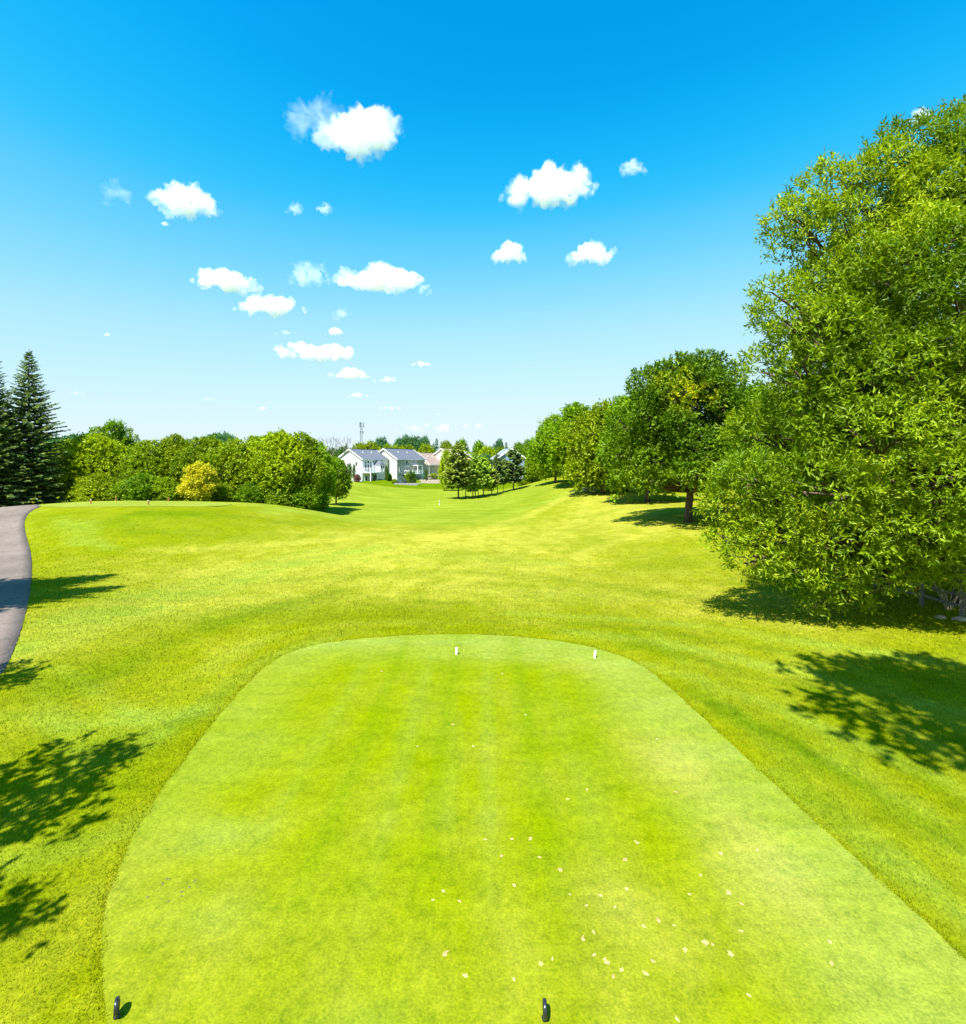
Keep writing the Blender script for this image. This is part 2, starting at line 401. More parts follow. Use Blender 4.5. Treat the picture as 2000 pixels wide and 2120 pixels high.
# ------------------------------------------------------------------ paint weights (dry, light, lush) on the ground
def track(pix, wd, att, amt):
    P = np.array([ground_at(*p)[:2] for p in pix]); return (chaikin(P, 2, False), wd, att, amt)
DRY, LIGHT, LUSH = 0, 1, 2
TRACKS = [track([(60,1335),(300,1255),(560,1172),(800,1132)], 1.1, LIGHT, .55), track([(60,1335),(300,1255),(560,1172),(800,1132)], 2.2, DRY, .4),
    track([(90,1290),(380,1205),(640,1140)], .7, LIGHT, .35), track([(150,1420),(420,1300),(700,1225)], .8, LUSH, .5), track([(120,1380),(230,1452),(340,1515)], .16, LIGHT, .7),
    track([(270,1560),(420,1460),(540,1365),(700,1318)], .25, LIGHT, .35), track([(1340,1378),(1500,1425),(1700,1500),(2000,1640)], .22, LIGHT, .7), track([(1400,1420),(1560,1500),(1760,1610),(2000,1760)], .25, LUSH, .55),
    track([(1290,1335),(1500,1378),(1750,1450),(2000,1540)], .3, LUSH, .45), track([(1180,1308),(1450,1345),(1750,1410),(2000,1480)], .35, LIGHT, .6), track([(1150,1290),(1450,1318),(1750,1372),(2000,1425)], .4, LUSH, .45),
    track([(1060,1270),(1400,1290),(1700,1335),(2000,1378)], .45, LIGHT, .5), track([(1450,1560),(1650,1740),(1850,1900),(2000,2010)], .2, LUSH, .45), track([(1600,1600),(1780,1740),(2000,1900)], .25, LIGHT, .45),
    track([(1700,1570),(2000,1720)], .22, LIGHT, .4), track([(760,1210),(1000,1215),(1300,1240)], .6, DRY, .5), track([(870,1246),(970,1252)], .35, LUSH, .6), track([(530,1256),(640,1258)], .35, LIGHT, .7),
    track([(950,1185),(1130,1115),(1250,1055),(1330,1012)], .8, DRY, .6), track([(1010,1170),(1180,1105),(1290,1055),(1390,1010)], .6, DRY, .6), track([(1060,1190),(1240,1130),(1380,1090)], .7, DRY, .45), track([(1000,1180),(1150,1112),(1270,1055)], .8, LUSH, .16),
    track([(1100,1170),(1250,1120),(1400,1060)], .9, LUSH, .18), track([(940,1130),(1100,1060),(1200,1015)], .9, DRY, .55), track([(880,1095),(1050,1045),(1160,1005)], 1.1, LUSH, .18),
    track([(560,1062),(720,1068),(900,1082),(1010,1070),(1120,1042),(1210,1012)], 1.0, LIGHT, .6), track([(640,1082),(800,1092),(940,1098)], 1.2, LUSH, .3), track([(128,1070),(138,1098),(168,1128)], .4, LIGHT, .8), track([(178,1082),(190,1110),(226,1138)], .4, LIGHT, .8),
    track([(300,1062),(480,1068),(620,1085)], 1.0, LUSH, .55), track([(250,1100),(480,1115),(700,1110)], 1.0, LUSH, .3), track([(300,1140),(560,1130),(760,1108)], .9, DRY, .4), track([(740,1032),(700,1020),(735,1004),(800,1012)], 1.3, LIGHT, .6), track([(640,1030),(760,1022),(900,1034)], 1.2, LUSH, .3),
    track([(600,1200),(900,1180),(1200,1200),(1500,1250)], .8, LUSH, .35), track([(700,1160),(900,1150),(1150,1165)], .9, LIGHT, .4), track([(20,1480),(200,1500),(420,1470)], .4, LIGHT, .35), track([(0,1560),(200,1545),(380,1500)], .4, LUSH, .35), track([(0,1780),(160,1760),(300,1700)], .3, LIGHT, .35)]
def paint_rough(x, y):
    n = len(x)
    dry = np.zeros(n); light = np.zeros(n); lush = np.zeros(n)
    def el(cx, cy, sx, sy, rot=0):
        c, s = math.cos(rot), math.sin(rot); dx, dy = x - cx, y - cy
        return np.exp(-(((dx*c + dy*s)/sx)**2 + ((-dx*s + dy*c)/sy)**2))
    # the fairway in the valley
    fw = smooth(47, 58, y + 0.12*np.abs(x + 6)) * smooth(-42, -30, x + 0.0*y) * smooth(10, -2, x - 0.17*(y - 60)) * smooth(135, 122, y)
    light += 1.0 * fw
    light += 0.8 * el(-33, 108, 14, 14)
    light += 0.8 * el(14, 100, 9, 16, 0.1)
    # dry brow and slopes
    dry += 1.0 * el(-5, 42, 10, 10) + 0.8 * el(12, 50, 9, 15, -0.4) + 0.7 * el(17, 72, 6, 18, -0.2) + 0.6 * el(-2, 28, 15, 5) + 0.55 * el(-14, 30, 9, 5, .5) + .5*el(-12.5, 21, 5, 2, .5)
    dry += 0.35 * el(6, 22, 12, 3, -.1) + 0.35 * el(12, 20, 3.0, 4.0) + 0.5 * el(13.5, 22, 3.5, 2.2)
    light += 0.45 * el(-10, 20, 4.5, 2.2, .35) + 0.45 * el(-15, 23.5, 6, 2.5, .5) + 0.5 * el(-9, 23.2, 1.7, .5) + 0.3 * el(3, 24, 6, 2)
    # tyre tracks towards the path
    tr = np.abs((y - 13.4) + 0.86*(x + 12)) ; light += 0.55 * np.exp(-(tr/.28)**2) * smooth(-12.6, -11.5, x) * smooth(-6.3, -8, x)
    for rr in (17.2, 20.0):
        cc = np.abs(np.hypot(x + 22, (y - 40)*1.0) - rr); light += 0.5*np.exp(-(cc/.5)**2) * smooth(-30, -34, x) * smooth(30, 36, y) * smooth(53, 47, y)
    # stripes on the right of the tee where mowers turn
    for k in range(7):
        xx = 5.7 + 0.75*k + 0.012*k*(y - 9); wgt = (0.45, -.2, .35, -.3, .4, -.2, .3)[k]
        band = np.exp(-((x - xx - .25*np.sin(y*.35 + k))/.22)**2) * smooth(3, 7, y) * smooth(20, 15, y)
        light += np.maximum(wgt, 0) * band; lush += np.maximum(-wgt, 0) * band
    # collar round the tee
    s = tee_sdf(x, y); lush += 0.28 * np.exp(-((s - .45)/.45)**2); light += 0.3*np.exp(-((s - 1.7)/.5)**2)
    lush += 0.35 * el(1.5, 25.5, 2.6, .5) + 0.25 * el(-5, 19, 5, 1.2, .2)
    for pts, wd, att, amt in TRACKS:
        dist = np.full(n, 1e9)
        near_ = (y > pts[:,1].min() - 3*wd) & (y < pts[:,1].max() + 3*wd)
        xs, ys_ = x[near_], y[near_]; dn = np.full(len(xs), 1e9)
        for a_, b_ in zip(pts[:-1], pts[1:]):
            ab = b_ - a_; t = np.clip(((xs - a_[0])*ab[0] + (ys_ - a_[1])*ab[1])/(ab @ ab + 1e-9), 0, 1)
            dn = np.minimum(dn, np.hypot(xs - a_[0] - t*ab[0], ys_ - a_[1] - t*ab[1]))
        wv = (1.0 if att == 2 else 1.8)*amt*np.exp(-(dn/wd)**2)
        (dry, light, lush)[att][near_] += wv
    # deeper green before the far mound and on the right bank, the house lots are watered
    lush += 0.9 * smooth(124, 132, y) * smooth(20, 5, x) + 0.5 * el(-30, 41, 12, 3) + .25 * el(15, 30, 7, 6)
    dry += 0.3 * smooth(9, 14, x) * smooth(95, 80, y) * smooth(35, 50, y)
    lush += 0.5 * smooth(190, 240, y)
    return np.stack([np.clip(dry, 0, 1), np.clip(light, 0, 1), np.clip(lush, 0, 1), np.ones(n)], 1)

# ------------------------------------------------------------------ ground sheet
def axis(lo, hi, c, d0, g):
    a = [c]; s = d0
    while a[-1] < hi: a.append(a[-1] + s); s *= g
    b = [c]; s = d0
    while b[-1] > lo: b.append(b[-1] - s); s *= g
    return np.array(sorted(set(b[1:] + a)))
ax = axis(-9000, 9000, 0, 0.20, 1.021); ay = axis(-300, 12000, 9, 0.20, 1.0185)
XX, YY = np.meshgrid(ax, ay)
X, Y = XX.ravel(), YY.ravel()
ZZ = H(X, Y)
sink = np.zeros(len(X))
near = (np.abs(X + 0.3) < 7) & (Y > 2) & (Y < 18)
for P, dep in ((TEE, .012), (FT, .06), (PATH_POLY, .03)):
    bb = (X > P[:,0].min() - 1) & (X < P[:,0].max() + 1) & (Y > P[:,1].min() - 1) & (Y < P[:,1].max() + 1)
    idx = np.where(bb)[0]
    ins = inside(P, X[idx], Y[idx]); sink[idx[ins]] = dep
ZZ = ZZ - sink
nx, ny = len(ax), len(ay)
ii = np.arange(nx*ny).reshape(ny, nx)
Q = np.stack([ii[:-1,:-1].ravel(), ii[:-1,1:].ravel(), ii[1:,1:].ravel(), ii[1:,:-1].ravel()], 1)
me = mesh_np('ground', np.stack([X, Y, ZZ], 1), Q, True)
cattr(me, 'paint', paint_rough(X, Y))
ground = tag(obj('ground', me, M['rough']), kind='structure')

def draped(name, P, mat, step, lift, paint=None):
    """sheet inside outline P lying on the ground, with a small turned-down rim"""
    x0, x1, y0, y1 = P[:,0].min(), P[:,0].max(), P[:,1].min(), P[:,1].max()
    gx = np.arange(x0, x1 + step, step); gy = np.arange(y0, y1 + step, step)
    import bmesh
    from mathutils.geometry import delaunay_2d_cdt
    GX, GY = np.meshgrid(gx, gy); px, py = GX.ravel(), GY.ravel()
    ins = inside(P, px, py)
    # keep grid points away from the outline
    dmin = np.full(len(px), 9.0)
    for a in range(len(P)):
        dmin = np.minimum(dmin, np.hypot(px - P[a,0], py - P[a,1]))
    ins &= dmin > step * .6
    pts = [Vector((float(p[0]), float(p[1]))) for p in P] + [Vector((float(a), float(b))) for a, b in zip(px[ins], py[ins])]
    edges = [(i, (i + 1) % len(P)) for i in range(len(P))]
    vo, eo, fo, *_ = delaunay_2d_cdt(pts, edges, [list(range(len(P)))], 1, 1e-5)
    V2 = np.array([(v.x, v.y) for v in vo]); Z = H(V2[:,0], V2[:,1]) + lift
    V = np.column_stack([V2, Z]); nb = len(V)
    rim = np.concatenate([np.column_stack([P, H(P[:,0], P[:,1]) - .08]), np.column_stack([P, H(P[:,0], P[:,1]) + lift])])
    # rim verts follow the outline order; the first len(P) output verts are the outline
    n = len(P); skirt = np.array([(nb + n + i, nb + i, nb + (i+1) % n, nb + n + (i+1) % n) for i in range(n)])
    tris = np.array([f for f in fo if len(f) == 3])
    me = mesh_np(name, np.concatenate([V, rim]), [tris, skirt], True)
    A = np.concatenate([V2, P, P])
    cattr(me, 'paint', paint(A[:,0], A[:,1]) if paint is not None else np.zeros((len(A), 4)))
    return tag(obj(name, me, mat), kind='structure')

def paint_tee(x, y):
    n = len(x); dry = np.zeros(n); light = np.zeros(n); lush = np.zeros(n)
    def el(cx, cy, sx, sy): return np.exp(-(((x-cx)/sx)**2 + ((y-cy)/sy)**2))
    light += 0.95 * smooth(13.2, 15.2, y + .05*x) + 0.8 * smooth(2.3, 4.0, x + .08*(y - 9)) + 0.35 * smooth(-3.6, -5.2, x)
    light += .75 * el(-3.9, 7.4, .6, .35) + .4*el(-3.4, 6.2, .8, .35) + .35*el(-1.2, 4.9, .6, .3) + .35*el(-4.2, 9.6, .7, .8)
    dry += .85 * el(3.6, 9.4, .8, .9) + .8 * el(3.9, 7.0, .6, .8) + .7*el(3.2, 13.6, 1.0, .5) + .4*el(4.2, 5.4, .6, .7) + .4*el(1.3, 14.2, .9, .4) + .3*el(3.4, 11.3, .8, .8)
    for k, xx in enumerate((-3.2, -2.3, -1.5, -.75, .1, .9, 1.7)):
        b = np.exp(-((x - xx)/.16)**2)*smooth(5, 8, y)
        light += (.26, .0, .36, .04, .34, .0, .22)[k]*b; lush += (0, .45, 0, .38, 0, .5, 0)[k]*b
    dry += .12*smooth(7.5, 4.8, y)*(.6 + .4*np.sin(x*1.3)) + .25*el(2.2, 6.2, 1.2, .7) + .12*el(-2.5, 5.6, 1.2, .7)
    lush += .35*el(1.6, 9.5, 1.2, 3.0) + .3*el(-1.0, 11, 1.0, 2.0)
    light += .3*np.exp(-((x + .55 - .02*(y-8))/.07)**2)*smooth(7, 8, y)*smooth(12, 10, y)
    return np.stack([np.clip(dry,0,1), np.clip(light,0,1), np.clip(lush,0,1), np.ones(n)], 1)
tee = draped('tee_box', TEE, M['tee'], 0.22, 0.0, paint_tee)
def paint_ft(x, y):
    n = len(x); return np.stack([np.full(n,.25), np.full(n,.8), np.zeros(n), np.ones(n)], 1)
far_tee = draped('far_tee_box', FT, M['tee'], 0.8, 0.015, paint_ft)

# cart path
cols = 7
PP = []
for k in range(cols):
    t = k/(cols-1); A = PATH_R*(1-t) + PATH_L*t
    PP.append(np.column_stack([A, H(A[:,0], A[:,1]) + .012 + .02*math.sin(math.pi*t)]))
n = len(PATH_R)
low = [np.column_stack([A, H(A[:,0], A[:,1]) - .1]) for A in (PATH_R, PATH_L)]
V = np.concatenate([low[0]] + PP + [low[1]])
Q = np.array([(k*n+i, (k+1)*n+i, (k+1)*n+i+1, k*n+i+1) for k in range(cols+1) for i in range(n-1)])[:, ::-1]
tag(obj('cart_path', mesh_np('cart_path', V, Q, True), M['asphalt']), kind='structure')

# ------------------------------------------------------------------ foliage builders
def unit(a): return a / (np.linalg.norm(a, axis=-1, keepdims=True) + 1e-9)

def lumps(P, rg, f, n=6):
    s = np.zeros(len(P))
    for _ in range(n):
        k = unit(rg.normal(size=3)) * f * rg.uniform(.6, 1.6); s += np.sin(P @ k + rg.uniform(0, 6.28))
    return s / math.sqrt(n)

def leaves(lobes, n_spray, k, length, width, rg, up=.35, shell=.6, droop=0.0, hole=-1.3, gold=None, twig=1.6, lump_f=1.2, tone_f=.5, under=.3):
    """sprays of k leaves on the outer parts of many lobes"""
    lobes = np.asarray(lobes, float)
    C, Rr = lobes[:, :3], lobes[:, 3:]
    wgt = Rr[:,0]*Rr[:,1] + Rr[:,1]*Rr[:,2] + Rr[:,0]*Rr[:,2]; wgt /= wgt.sum()
    i = rg.choice(len(lobes), n_spray, p=wgt)
    d = unit(rg.normal(size=(n_spray, 3)))
    r = shell + (1.04 - shell) * rg.random(n_spray) ** .6
    P = C[i] + d * Rr[i] * r[:, None]
    P += d * (lumps(P, rg, lump_f * 2.2) * .15 * Rr[i].mean(1))[:, None]
    keep = (lumps(P, rg, lump_f) > hole) & ((d[:, 2] > -.3) | (rg.random(n_spray) < under))
    for c, q in zip(C, Rr):
        s = (((P - c) / q) ** 2).sum(1)
        keep &= ~((s < .45) & (rg.random(n_spray) < .8))
    P, d, i = P[keep], d[keep], i[keep]; m = len(P)
    nrm = unit(d / Rr[i])
    axis_ = unit(nrm * .8 + np.array([0, 0, up - droop]) + rg.normal(size=(m, 3)) * .35)
    tone_s = np.clip(.5 + tone_f * .5 * lumps(P, rg, lump_f * .6) + rg.normal(size=m) * .14, 0, 1)
    jj = np.tile(np.arange(k), m); S = np.repeat(np.arange(m), k)
    base = P[S] + axis_[S] * (length * twig * (jj / k) * rg.uniform(.6, 1.2, m*k))[:, None]
    ld = unit(axis_[S] * .55 + rg.normal(size=(m*k, 3)) * .75 + np.array([0, 0, -droop]))
    upv = unit(nrm[S] * .5 + np.array([0, 0, .75]) + rg.normal(size=(m*k, 3)) * .5)
    sd_ = unit(np.cross(ld, upv)); ln = length * rg.uniform(.65, 1.25, m*k)
    wd = width * rg.uniform(.7, 1.2, m*k)
    nn = np.cross(sd_, ld)
    mid = base + ld * (ln * .45)[:, None] + nn * (wd * .18)[:, None]
    V = np.empty((m*k, 4, 3))
    V[:, 0] = base; V[:, 1] = mid + sd_ * (wd * .5)[:, None]; V[:, 2] = base + ld * ln[:, None]; V[:, 3] = mid - sd_ * (wd * .5)[:, None]
    tone = np.clip(tone_s[S] * .75 + rg.random(m*k) * .35 - .05, 0, 1)
    G = np.zeros(m*k)
    if gold is not None:
        for (cx, cy, cz, rx, ry, rz, amt) in gold:
            q = (((P[S] - np.array([cx, cy, cz])) / np.array([rx, ry, rz])) ** 2).sum(1)
            G = np.maximum(G, amt * np.exp(-q ** 2) * (rg.random(m*k) < .9))
    return V.reshape(-1, 3), np.repeat(tone, 4), np.repeat(G, 4)

def leaf_mesh(name, parts):
    V = np.concatenate([p[0] for p in parts]); t = np.concatenate([p[1] for p in parts]); g = np.concatenate([p[2] for p in parts])
    me = mesh_np(name, V, np.arange(len(V)).reshape(-1, 4))
    fattr(me, 'tone', t)
    if g.any(): fattr(me, 'gold', g)
    return me

def lobes_in(rg, n, z0, z1, prof, lr, flat=.8, cx=0, cy=0, inner=.62, core=True):
    out = []
    for k in range(n):
        t = (k + rg.uniform(.1, .9)) / n; a = k * 2.39996 + rg.uniform(-.4, .4)
        Rm = prof(t); rr = Rm * (inner + rg.uniform(-.15, .2)); q = lr * rg.uniform(.75, 1.25) * (0.45 + .55 * min(1, Rm / max(prof(.4), .01)))
        rr = min(rr, max(Rm - q * .75, 0.05 * Rm))
        out.append((cx + rr*math.cos(a), cy + rr*math.sin(a), z0 + (z1 - z0)*t, q, q, q*flat))
    if core:
        for t in (.2, .4, .6, .8):
            q = prof(t) * .55; out.append((cx, cy, z0 + (z1 - z0)*t, q, q, (z1 - z0) * .16))
    return out

def limbs(mb, lobes, trunk_pts, trunk_r, rg, thin=.3, every=1):
    mb.tube(trunk_pts, trunk_r, 9)
    tz = [p[2] for p in trunk_pts]
    for k, l in enumerate(lobes):
        if k % every: continue
        c = np.array(l[:3]); z = np.clip(c[2] - .55 * np.hypot(c[0] - trunk_pts[0][0], c[1] - trunk_pts[0][1]) - rg.uniform(0, .8), tz[0] + (tz[-1] - tz[0]) * .22, tz[-1] * .97)
        s = np.array([np.interp(z, tz, [p[0] for p in trunk_pts]), np.interp(z, tz, [p[1] for p in trunk_pts]), z])
        r0 = np.interp(z, tz, trunk_r) * .55
        m = (s + c) / 2 + np.array([rg.normal() * .25, rg.normal() * .25, -.12 * np.linalg.norm(c - s)])
        mb.tube([s, s*.45 + m*.55, m, m*.4 + c*.6, c], [r0, r0*.75, r0*.55, r0*.4, r0*.18], 5, False)
        for _ in range(3):
            e = c + unit(rg.normal(size=3)) * np.array(l[3:]) * .85
            mb.tube([m*.3 + c*.7, (c + e)/2 + rg.normal(size=3)*.1*l[3], e], [r0*.28, r0*.18, r0*.06], 4, False)

# reusable trees: crowns about 1 unit wide stand on their own trunk, all in metres
def make_broadleaf(seed, h, rad, z0, n_lobes, n_spray, k, ll, lw, lr=.42, prof=None, flat=.85, trunk_r=.22, hole=-1.35, every=2, up=.35, droop=0.0, gold=None, tone_f=.5):
    rg = np.random.default_rng(seed)
    if prof is None: prof = lambda t: rad * (math.sin(math.pi * min(1, (.12 + .86*t))) ** .55) * (1 - .25*t)
    lb = lobes_in(rg, n_lobes, z0, h - lr*rad*.7, prof, lr*rad, flat)
    cm = leaf_mesh('crown', [leaves(lb, int(n_spray*1.2), k, ll, lw, rg, hole=hole, up=up, droop=droop, lump_f=3.0/rad, gold=gold, tone_f=tone_f),
                             leaves(lb, n_spray//6, k, ll*1.4, lw*1.5, rg, shell=.25, hole=-9, lump_f=3.0/rad, tone_f=.2)])
    mb = MB(); lean = rg.normal(size=2) * .02 * h
    limbs(mb, lb, [(0,0,-.25),(0,0,.05*h),(lean[0]*.5,lean[1]*.5,.35*h),(lean[0],lean[1],.62*h),(lean[0]*1.3,lean[1]*1.3,.86*h)],
          [trunk_r*1.35, trunk_r, trunk_r*.8, trunk_r*.5, trunk_r*.12], rg, every=every)
    return cm, mb.mesh('trunk', True)

def make_conifer(seed, h, rad, z0, n_whorl, per, trunk_r=.2, droop=.28, twl=.55, sparse=0.0):
    """spruce: whorls of drooping boughs with hanging twigs"""
    rg = np.random.default_rng(seed); V = []; T = []
    mb = MB(); mb.tube([(0,0,-.2),(0,0,h*.3),(0,0,h*.7),(0,0,h)], [trunk_r*1.2, trunk_r*.85, trunk_r*.4, .02], 8)
    for i in range(n_whorl):
        t = (i + .5) / n_whorl
        z = z0 + (h - z0 - .25) * t ** .95
        L_ = rad * min(1, (.55 + 2.2*t) if z0 > 1.5 else 1) * (1 - t) ** (.82 if z0 < 1.5 else .6) * rg.uniform(.82, 1.12) + .12
        for j in range(per):
            if rg.random() < sparse: continue
            a = 2*math.pi*(j + rg.uniform(-.3, .3))/per + i*1.3; l = L_ * rg.uniform(.72, 1.18)
            zz = z + rg.uniform(-.18, .18); rise = .30*t - droop*(1-t)
            dirh = np.array([math.cos(a), math.sin(a), 0]); side = np.array([-math.sin(a), math.cos(a), 0])
            def bp(s): return dirh*l*s + np.array([0, 0, zz + l*(rise*s + .18*s*s)])
            mb.tube([bp(0), bp(.5), bp(1)], [trunk_r*.16*(1-t) + .012, trunk_r*.1*(1-t)+.008, .005], 3, False)
            nt_ = max(6, int(l * 7.5))
            tb = rg.random()
            for q in range(nt_):
                s = .12 + .88*(q + rg.random())/nt_; b = bp(s)
                for sg in (-1, 1, 0):
                    wl = twl * (1.15 - .55*s) * rg.uniform(.6, 1.2) * min(1, .35 + l/rad)
                    dd = unit(dirh*.75 + side*sg*rg.uniform(.5, 1.0) + np.array([0, 0, rg.uniform(-.45, .12) if sg else rg.uniform(-.2, .3)]))
                    up_ = unit(np.array([0, 0, .7]) + dirh*.5 + rg.normal(size=3)*.6)
                    sv = unit(np.cross(dd, up_)) * wl * .20
                    m_ = b + dd*wl*.5
                    V += [b, m_ + sv, b + dd*wl, m_ - sv]
                    tt = np.clip(.15 + .5*s*rg.random() + .3*tb*s + .2*(sg == 0), 0, 1); T += [tt]*4
    V = np.array(V); T = np.array(T)
    cm = leaf_mesh('crown', [(V, T, np.zeros(len(T)))])
    return cm, mb.mesh('trunk', True)

def place_tree(name, meshes, mats, loc, label, cat, group=None, s=1.0, sz=None, rot=0.0, kids=('crown', 'trunk')):
    e = empty(name, loc, rot, (s, s, sz if sz else s))
    obj(kids[0], meshes[0], mats[0], e)
    if meshes[1] is not None: obj(kids[1], meshes[1], mats[1], e)
    tag(e, label, cat, group)
    return e

# ------------------------------------------------------------------ the big tree at the right
rg = np.random.default_rng(11)
NT = (19.6, 20.6); nz0 = Hs(*NT)
def nprof(t):          # radius over the crown's height
    return float(np.interp(t, [0, .06, .18, .35, .5, .62, .75, .86, .94, 1], [6.5, 8.4, 9.2, 8.5, 7.6, 6.7, 4.9, 3.2, 1.9, .6]))
lb = []
n = 78
for k in range(n):
    t = (k + rg.uniform(.1, .9)) / n; a = k*2.39996 + rg.uniform(-.35, .35)
    Rm = nprof(t); q = rg.uniform(1.1, 2.0) * (1.0 if t < .7 else .78)
    rr = (Rm - q*.8) * (1 if rg.random() < .75 else .6)
    lx, ly = NT[0] + rr*math.cos(a), NT[1] + rr*math.sin(a)
    if ly < NT[1]: ly = NT[1] - (NT[1] - ly)*.72
    if ly > NT[1] and lx < NT[0]: lx = NT[0] - (NT[0] - lx)*.72      # the far side is narrower
    lb.append((lx, ly, nz0 + 2.2 + 16.2*t, q*1.08, q*1.08, q*.62))
# boughs that reach out on the side of the tee: (photo x, photo y, distance, size)
for px, py, d_, q in ((1600,455,19.5,1.0),(1660,400,20,1.2),(1730,350,20,1.1),(1800,310,20,1.1),(1620,500,19.5,1.0),(1860,255,20.5,1.2),(1950,225,21,1.2),(1985,200,21,.8),(1580,612,18.5,.9),(1600,650,18.5,1.2),(1640,690,18,1.4),
                      (1590,760,18,1.2),(1545,985,17,1.0),(1500,1060,16.5,.8),(1550,1020,16.5,1.4),(1500,1120,16,.7),(1600,1100,16,1.5),(1550,1150,15.8,.9),(1700,1000,15,1.7),(1800,900,14.5,1.8),(1750,1120,15,1.4),
                      (1640,1180,15.5,.8),(1850,1080,15,1.7),(1720,1200,15.2,.85),(1800,1190,15.2,.9),(1690,1262,15.6,.5),(1760,1250,15.8,.5),(1870,1190,15.4,.8),(1900,1000,14.2,1.8),(1950,860,14,1.8),(1880,760,14.5,1.8),(1760,800,15.5,1.8),(1640,880,16.5,1.6),(1930,620,15,1.8),(1820,560,16,1.8),(1680,470,19.5,1.3),(1690,560,19.5,1.3),(1750,430,20,1.4),(1800,380,20,1.3),(1650,600,19.3,1.2),(1720,640,19,1.5),(1780,500,19.5,1.5),(1860,420,20,1.5),(1900,330,20.5,1.4),(1690,720,18.8,1.5),(1640,760,18.8,1.3),(1950,300,20.5,1.4),(1990,430,20,1.5),(1900,520,19,1.6),(1770,700,18.5,1.6),(1620,830,18.5,1.3),(1930,1165,15.6,.9),(1985,1180,16,.9),(1960,1090,16,1.3),(2010,1120,16,1.1),(1890,1120,15.4,1.1),(1580,900,18.5,1.1)):
    if py < 380: py += 48; px += 22
    elif py < 850: px += 48
    if py > 850: d_ += 2.4 if d_ < 16.6 else 1.0
    elif d_ < 17: d_ += 2.0
    lb.append(((px - CX)/F*d_, d_, max(ztop(py, d_), nz0 + .55 + q*.5), q*1.05, q*1.05, q*.66))
core = [(NT[0], NT[1], nz0 + z, r, r, 2.6) for z, r in ((4.5, 5.2), (8, 5.2), (11.5, 4.6), (15, 2.8))]
gold = [(lb[k][0], lb[k][1], lb[k][2], 1.0, 1.0, .8, .35) for k in (9, 21, 34, 47, 80, 91, 100)]
parts = [leaves(lb, 68000, 7, .22, .066, rg, up=.35, shell=.58, hole=-1.2, twig=1.9, lump_f=1.5, gold=gold, tone_f=.55),
         leaves(core, 5000, 6, .34, .11, rg, shell=.3, hole=-9, lump_f=1.0)]
big = empty('ash_tree', (NT[0], NT[1], nz0))
cm = leaf_mesh('crown', [(p[0] - np.array([NT[0], NT[1], nz0]), p[1], p[2]) for p in parts])
obj('crown', cm, M['leaf_near'], big)
mb = MB()
lloc = [(l[0]-NT[0], l[1]-NT[1], l[2]-nz0, l[3], l[4], l[5]) for l in lb]
limbs(mb, lloc, [(0,0,-.3),(0,0,.5),(-.15,.1,4),(.1,.2,9),(.2,0,14),(.1,.1,18.5)], [.55,.42,.36,.27,.15,.03], rg)
obj('trunk', mb.mesh('trunk', True), M['bark'], big)
tag(big, 'huge narrow-leaved tree filling the right edge of the picture', 'tree')

# ------------------------------------------------------------------ shade tree with the yellow bough
T2 = ground_at(1425, 1080)
d2 = T2[1]; h2 = ztop(722, d2) - T2[2]; s2 = F / d2
def p2(t): return float(np.interp(t, [0, .12, .3, .5, .7, .85, 1], [5.0, 7.0, 7.9, 7.6, 6.2, 4.6, 2.0])) * (h2/16.0)
gold2 = [(-1.6, -5.4, h2*.68, 1.75, 3.2, 1.25, 1.0), (-2.0, -4.2, h2*.85, .9, 2.5, 1.6, .45), (-3.6, -4.2, h2*.82, .8, 2.2, 1.4, .4)]
maple = make_broadleaf(23, h2, 7.2*h2/16, 3.2*h2/16, 60, 20000, 6, .25, .13, lr=.23, prof=p2, flat=.8, trunk_r=.33, hole=-1.2, every=1, gold=gold2, tone_f=.6)
place_tree('maple_tree', maple, (M['leaf_maple'], M['bark']), T2, 'rounded green tree with a bright yellow bough, dark trunk on the slope', 'tree')

# ------------------------------------------------------------------ tree stock
BL = [make_broadleaf(31, 10, 3.9, 1.7, 26, 7000, 5, .30, .18, trunk_r=.2),
      make_broadleaf(32, 10, 4.4, 1.4, 30, 7500, 5, .30, .18, trunk_r=.22, lr=.36),
      make_broadleaf(33, 10, 3.3, 2.0, 24, 6500, 5, .30, .18, trunk_r=.18, lr=.42),
      make_broadleaf(34, 10, 5.0, 1.2, 34, 8000, 5, .30, .18, trunk_r=.25, lr=.32)]
rprof = lambda R_: (lambda t: R_ * max(.25, math.sqrt(max(0, 1 - (1.55*t - .62)**2))))
RND = [make_broadleaf(37, 10, 4.6, 2.0, 22, 2600, 4, .55, .36, trunk_r=.2, lr=.40, prof=rprof(4.6), every=3),
       make_broadleaf(38, 10, 4.6, 2.0, 28, 2600, 4, .55, .36, trunk_r=.2, lr=.33, prof=rprof(4.6), every=3)]
WISPY = make_broadleaf(39, 10, 3.0, 3.8, 20, 1500, 5, .22, .12, trunk_r=.10, lr=.24, hole=-.35, every=2)
LOOSE = make_broadleaf(36, 10, 3.6, 3.6, 20, 3600, 5, .26, .15, trunk_r=.2, lr=.26, hole=-.7, every=1)
BUSH = [make_broadleaf(41, 3.2, 2.0, .35, 18, 3400, 5, .20, .11, trunk_r=.06, lr=.42, flat=.8),
        make_broadleaf(42, 3.2, 1.7, .3, 16, 3000, 5, .20, .11, trunk_r=.06, lr=.45, flat=.9)]
GOLDB = make_broadleaf(43, 4.3, 2.1, .7, 24, 4600, 5, .2, .11, trunk_r=.08, lr=.27, flat=.75, hole=-.8, every=1)
def pine_prof(t): return float(np.interp(t, [0, .12, .3, .6, .85, 1], [1.6, 2.4, 2.35, 1.75, 1.0, .3]))
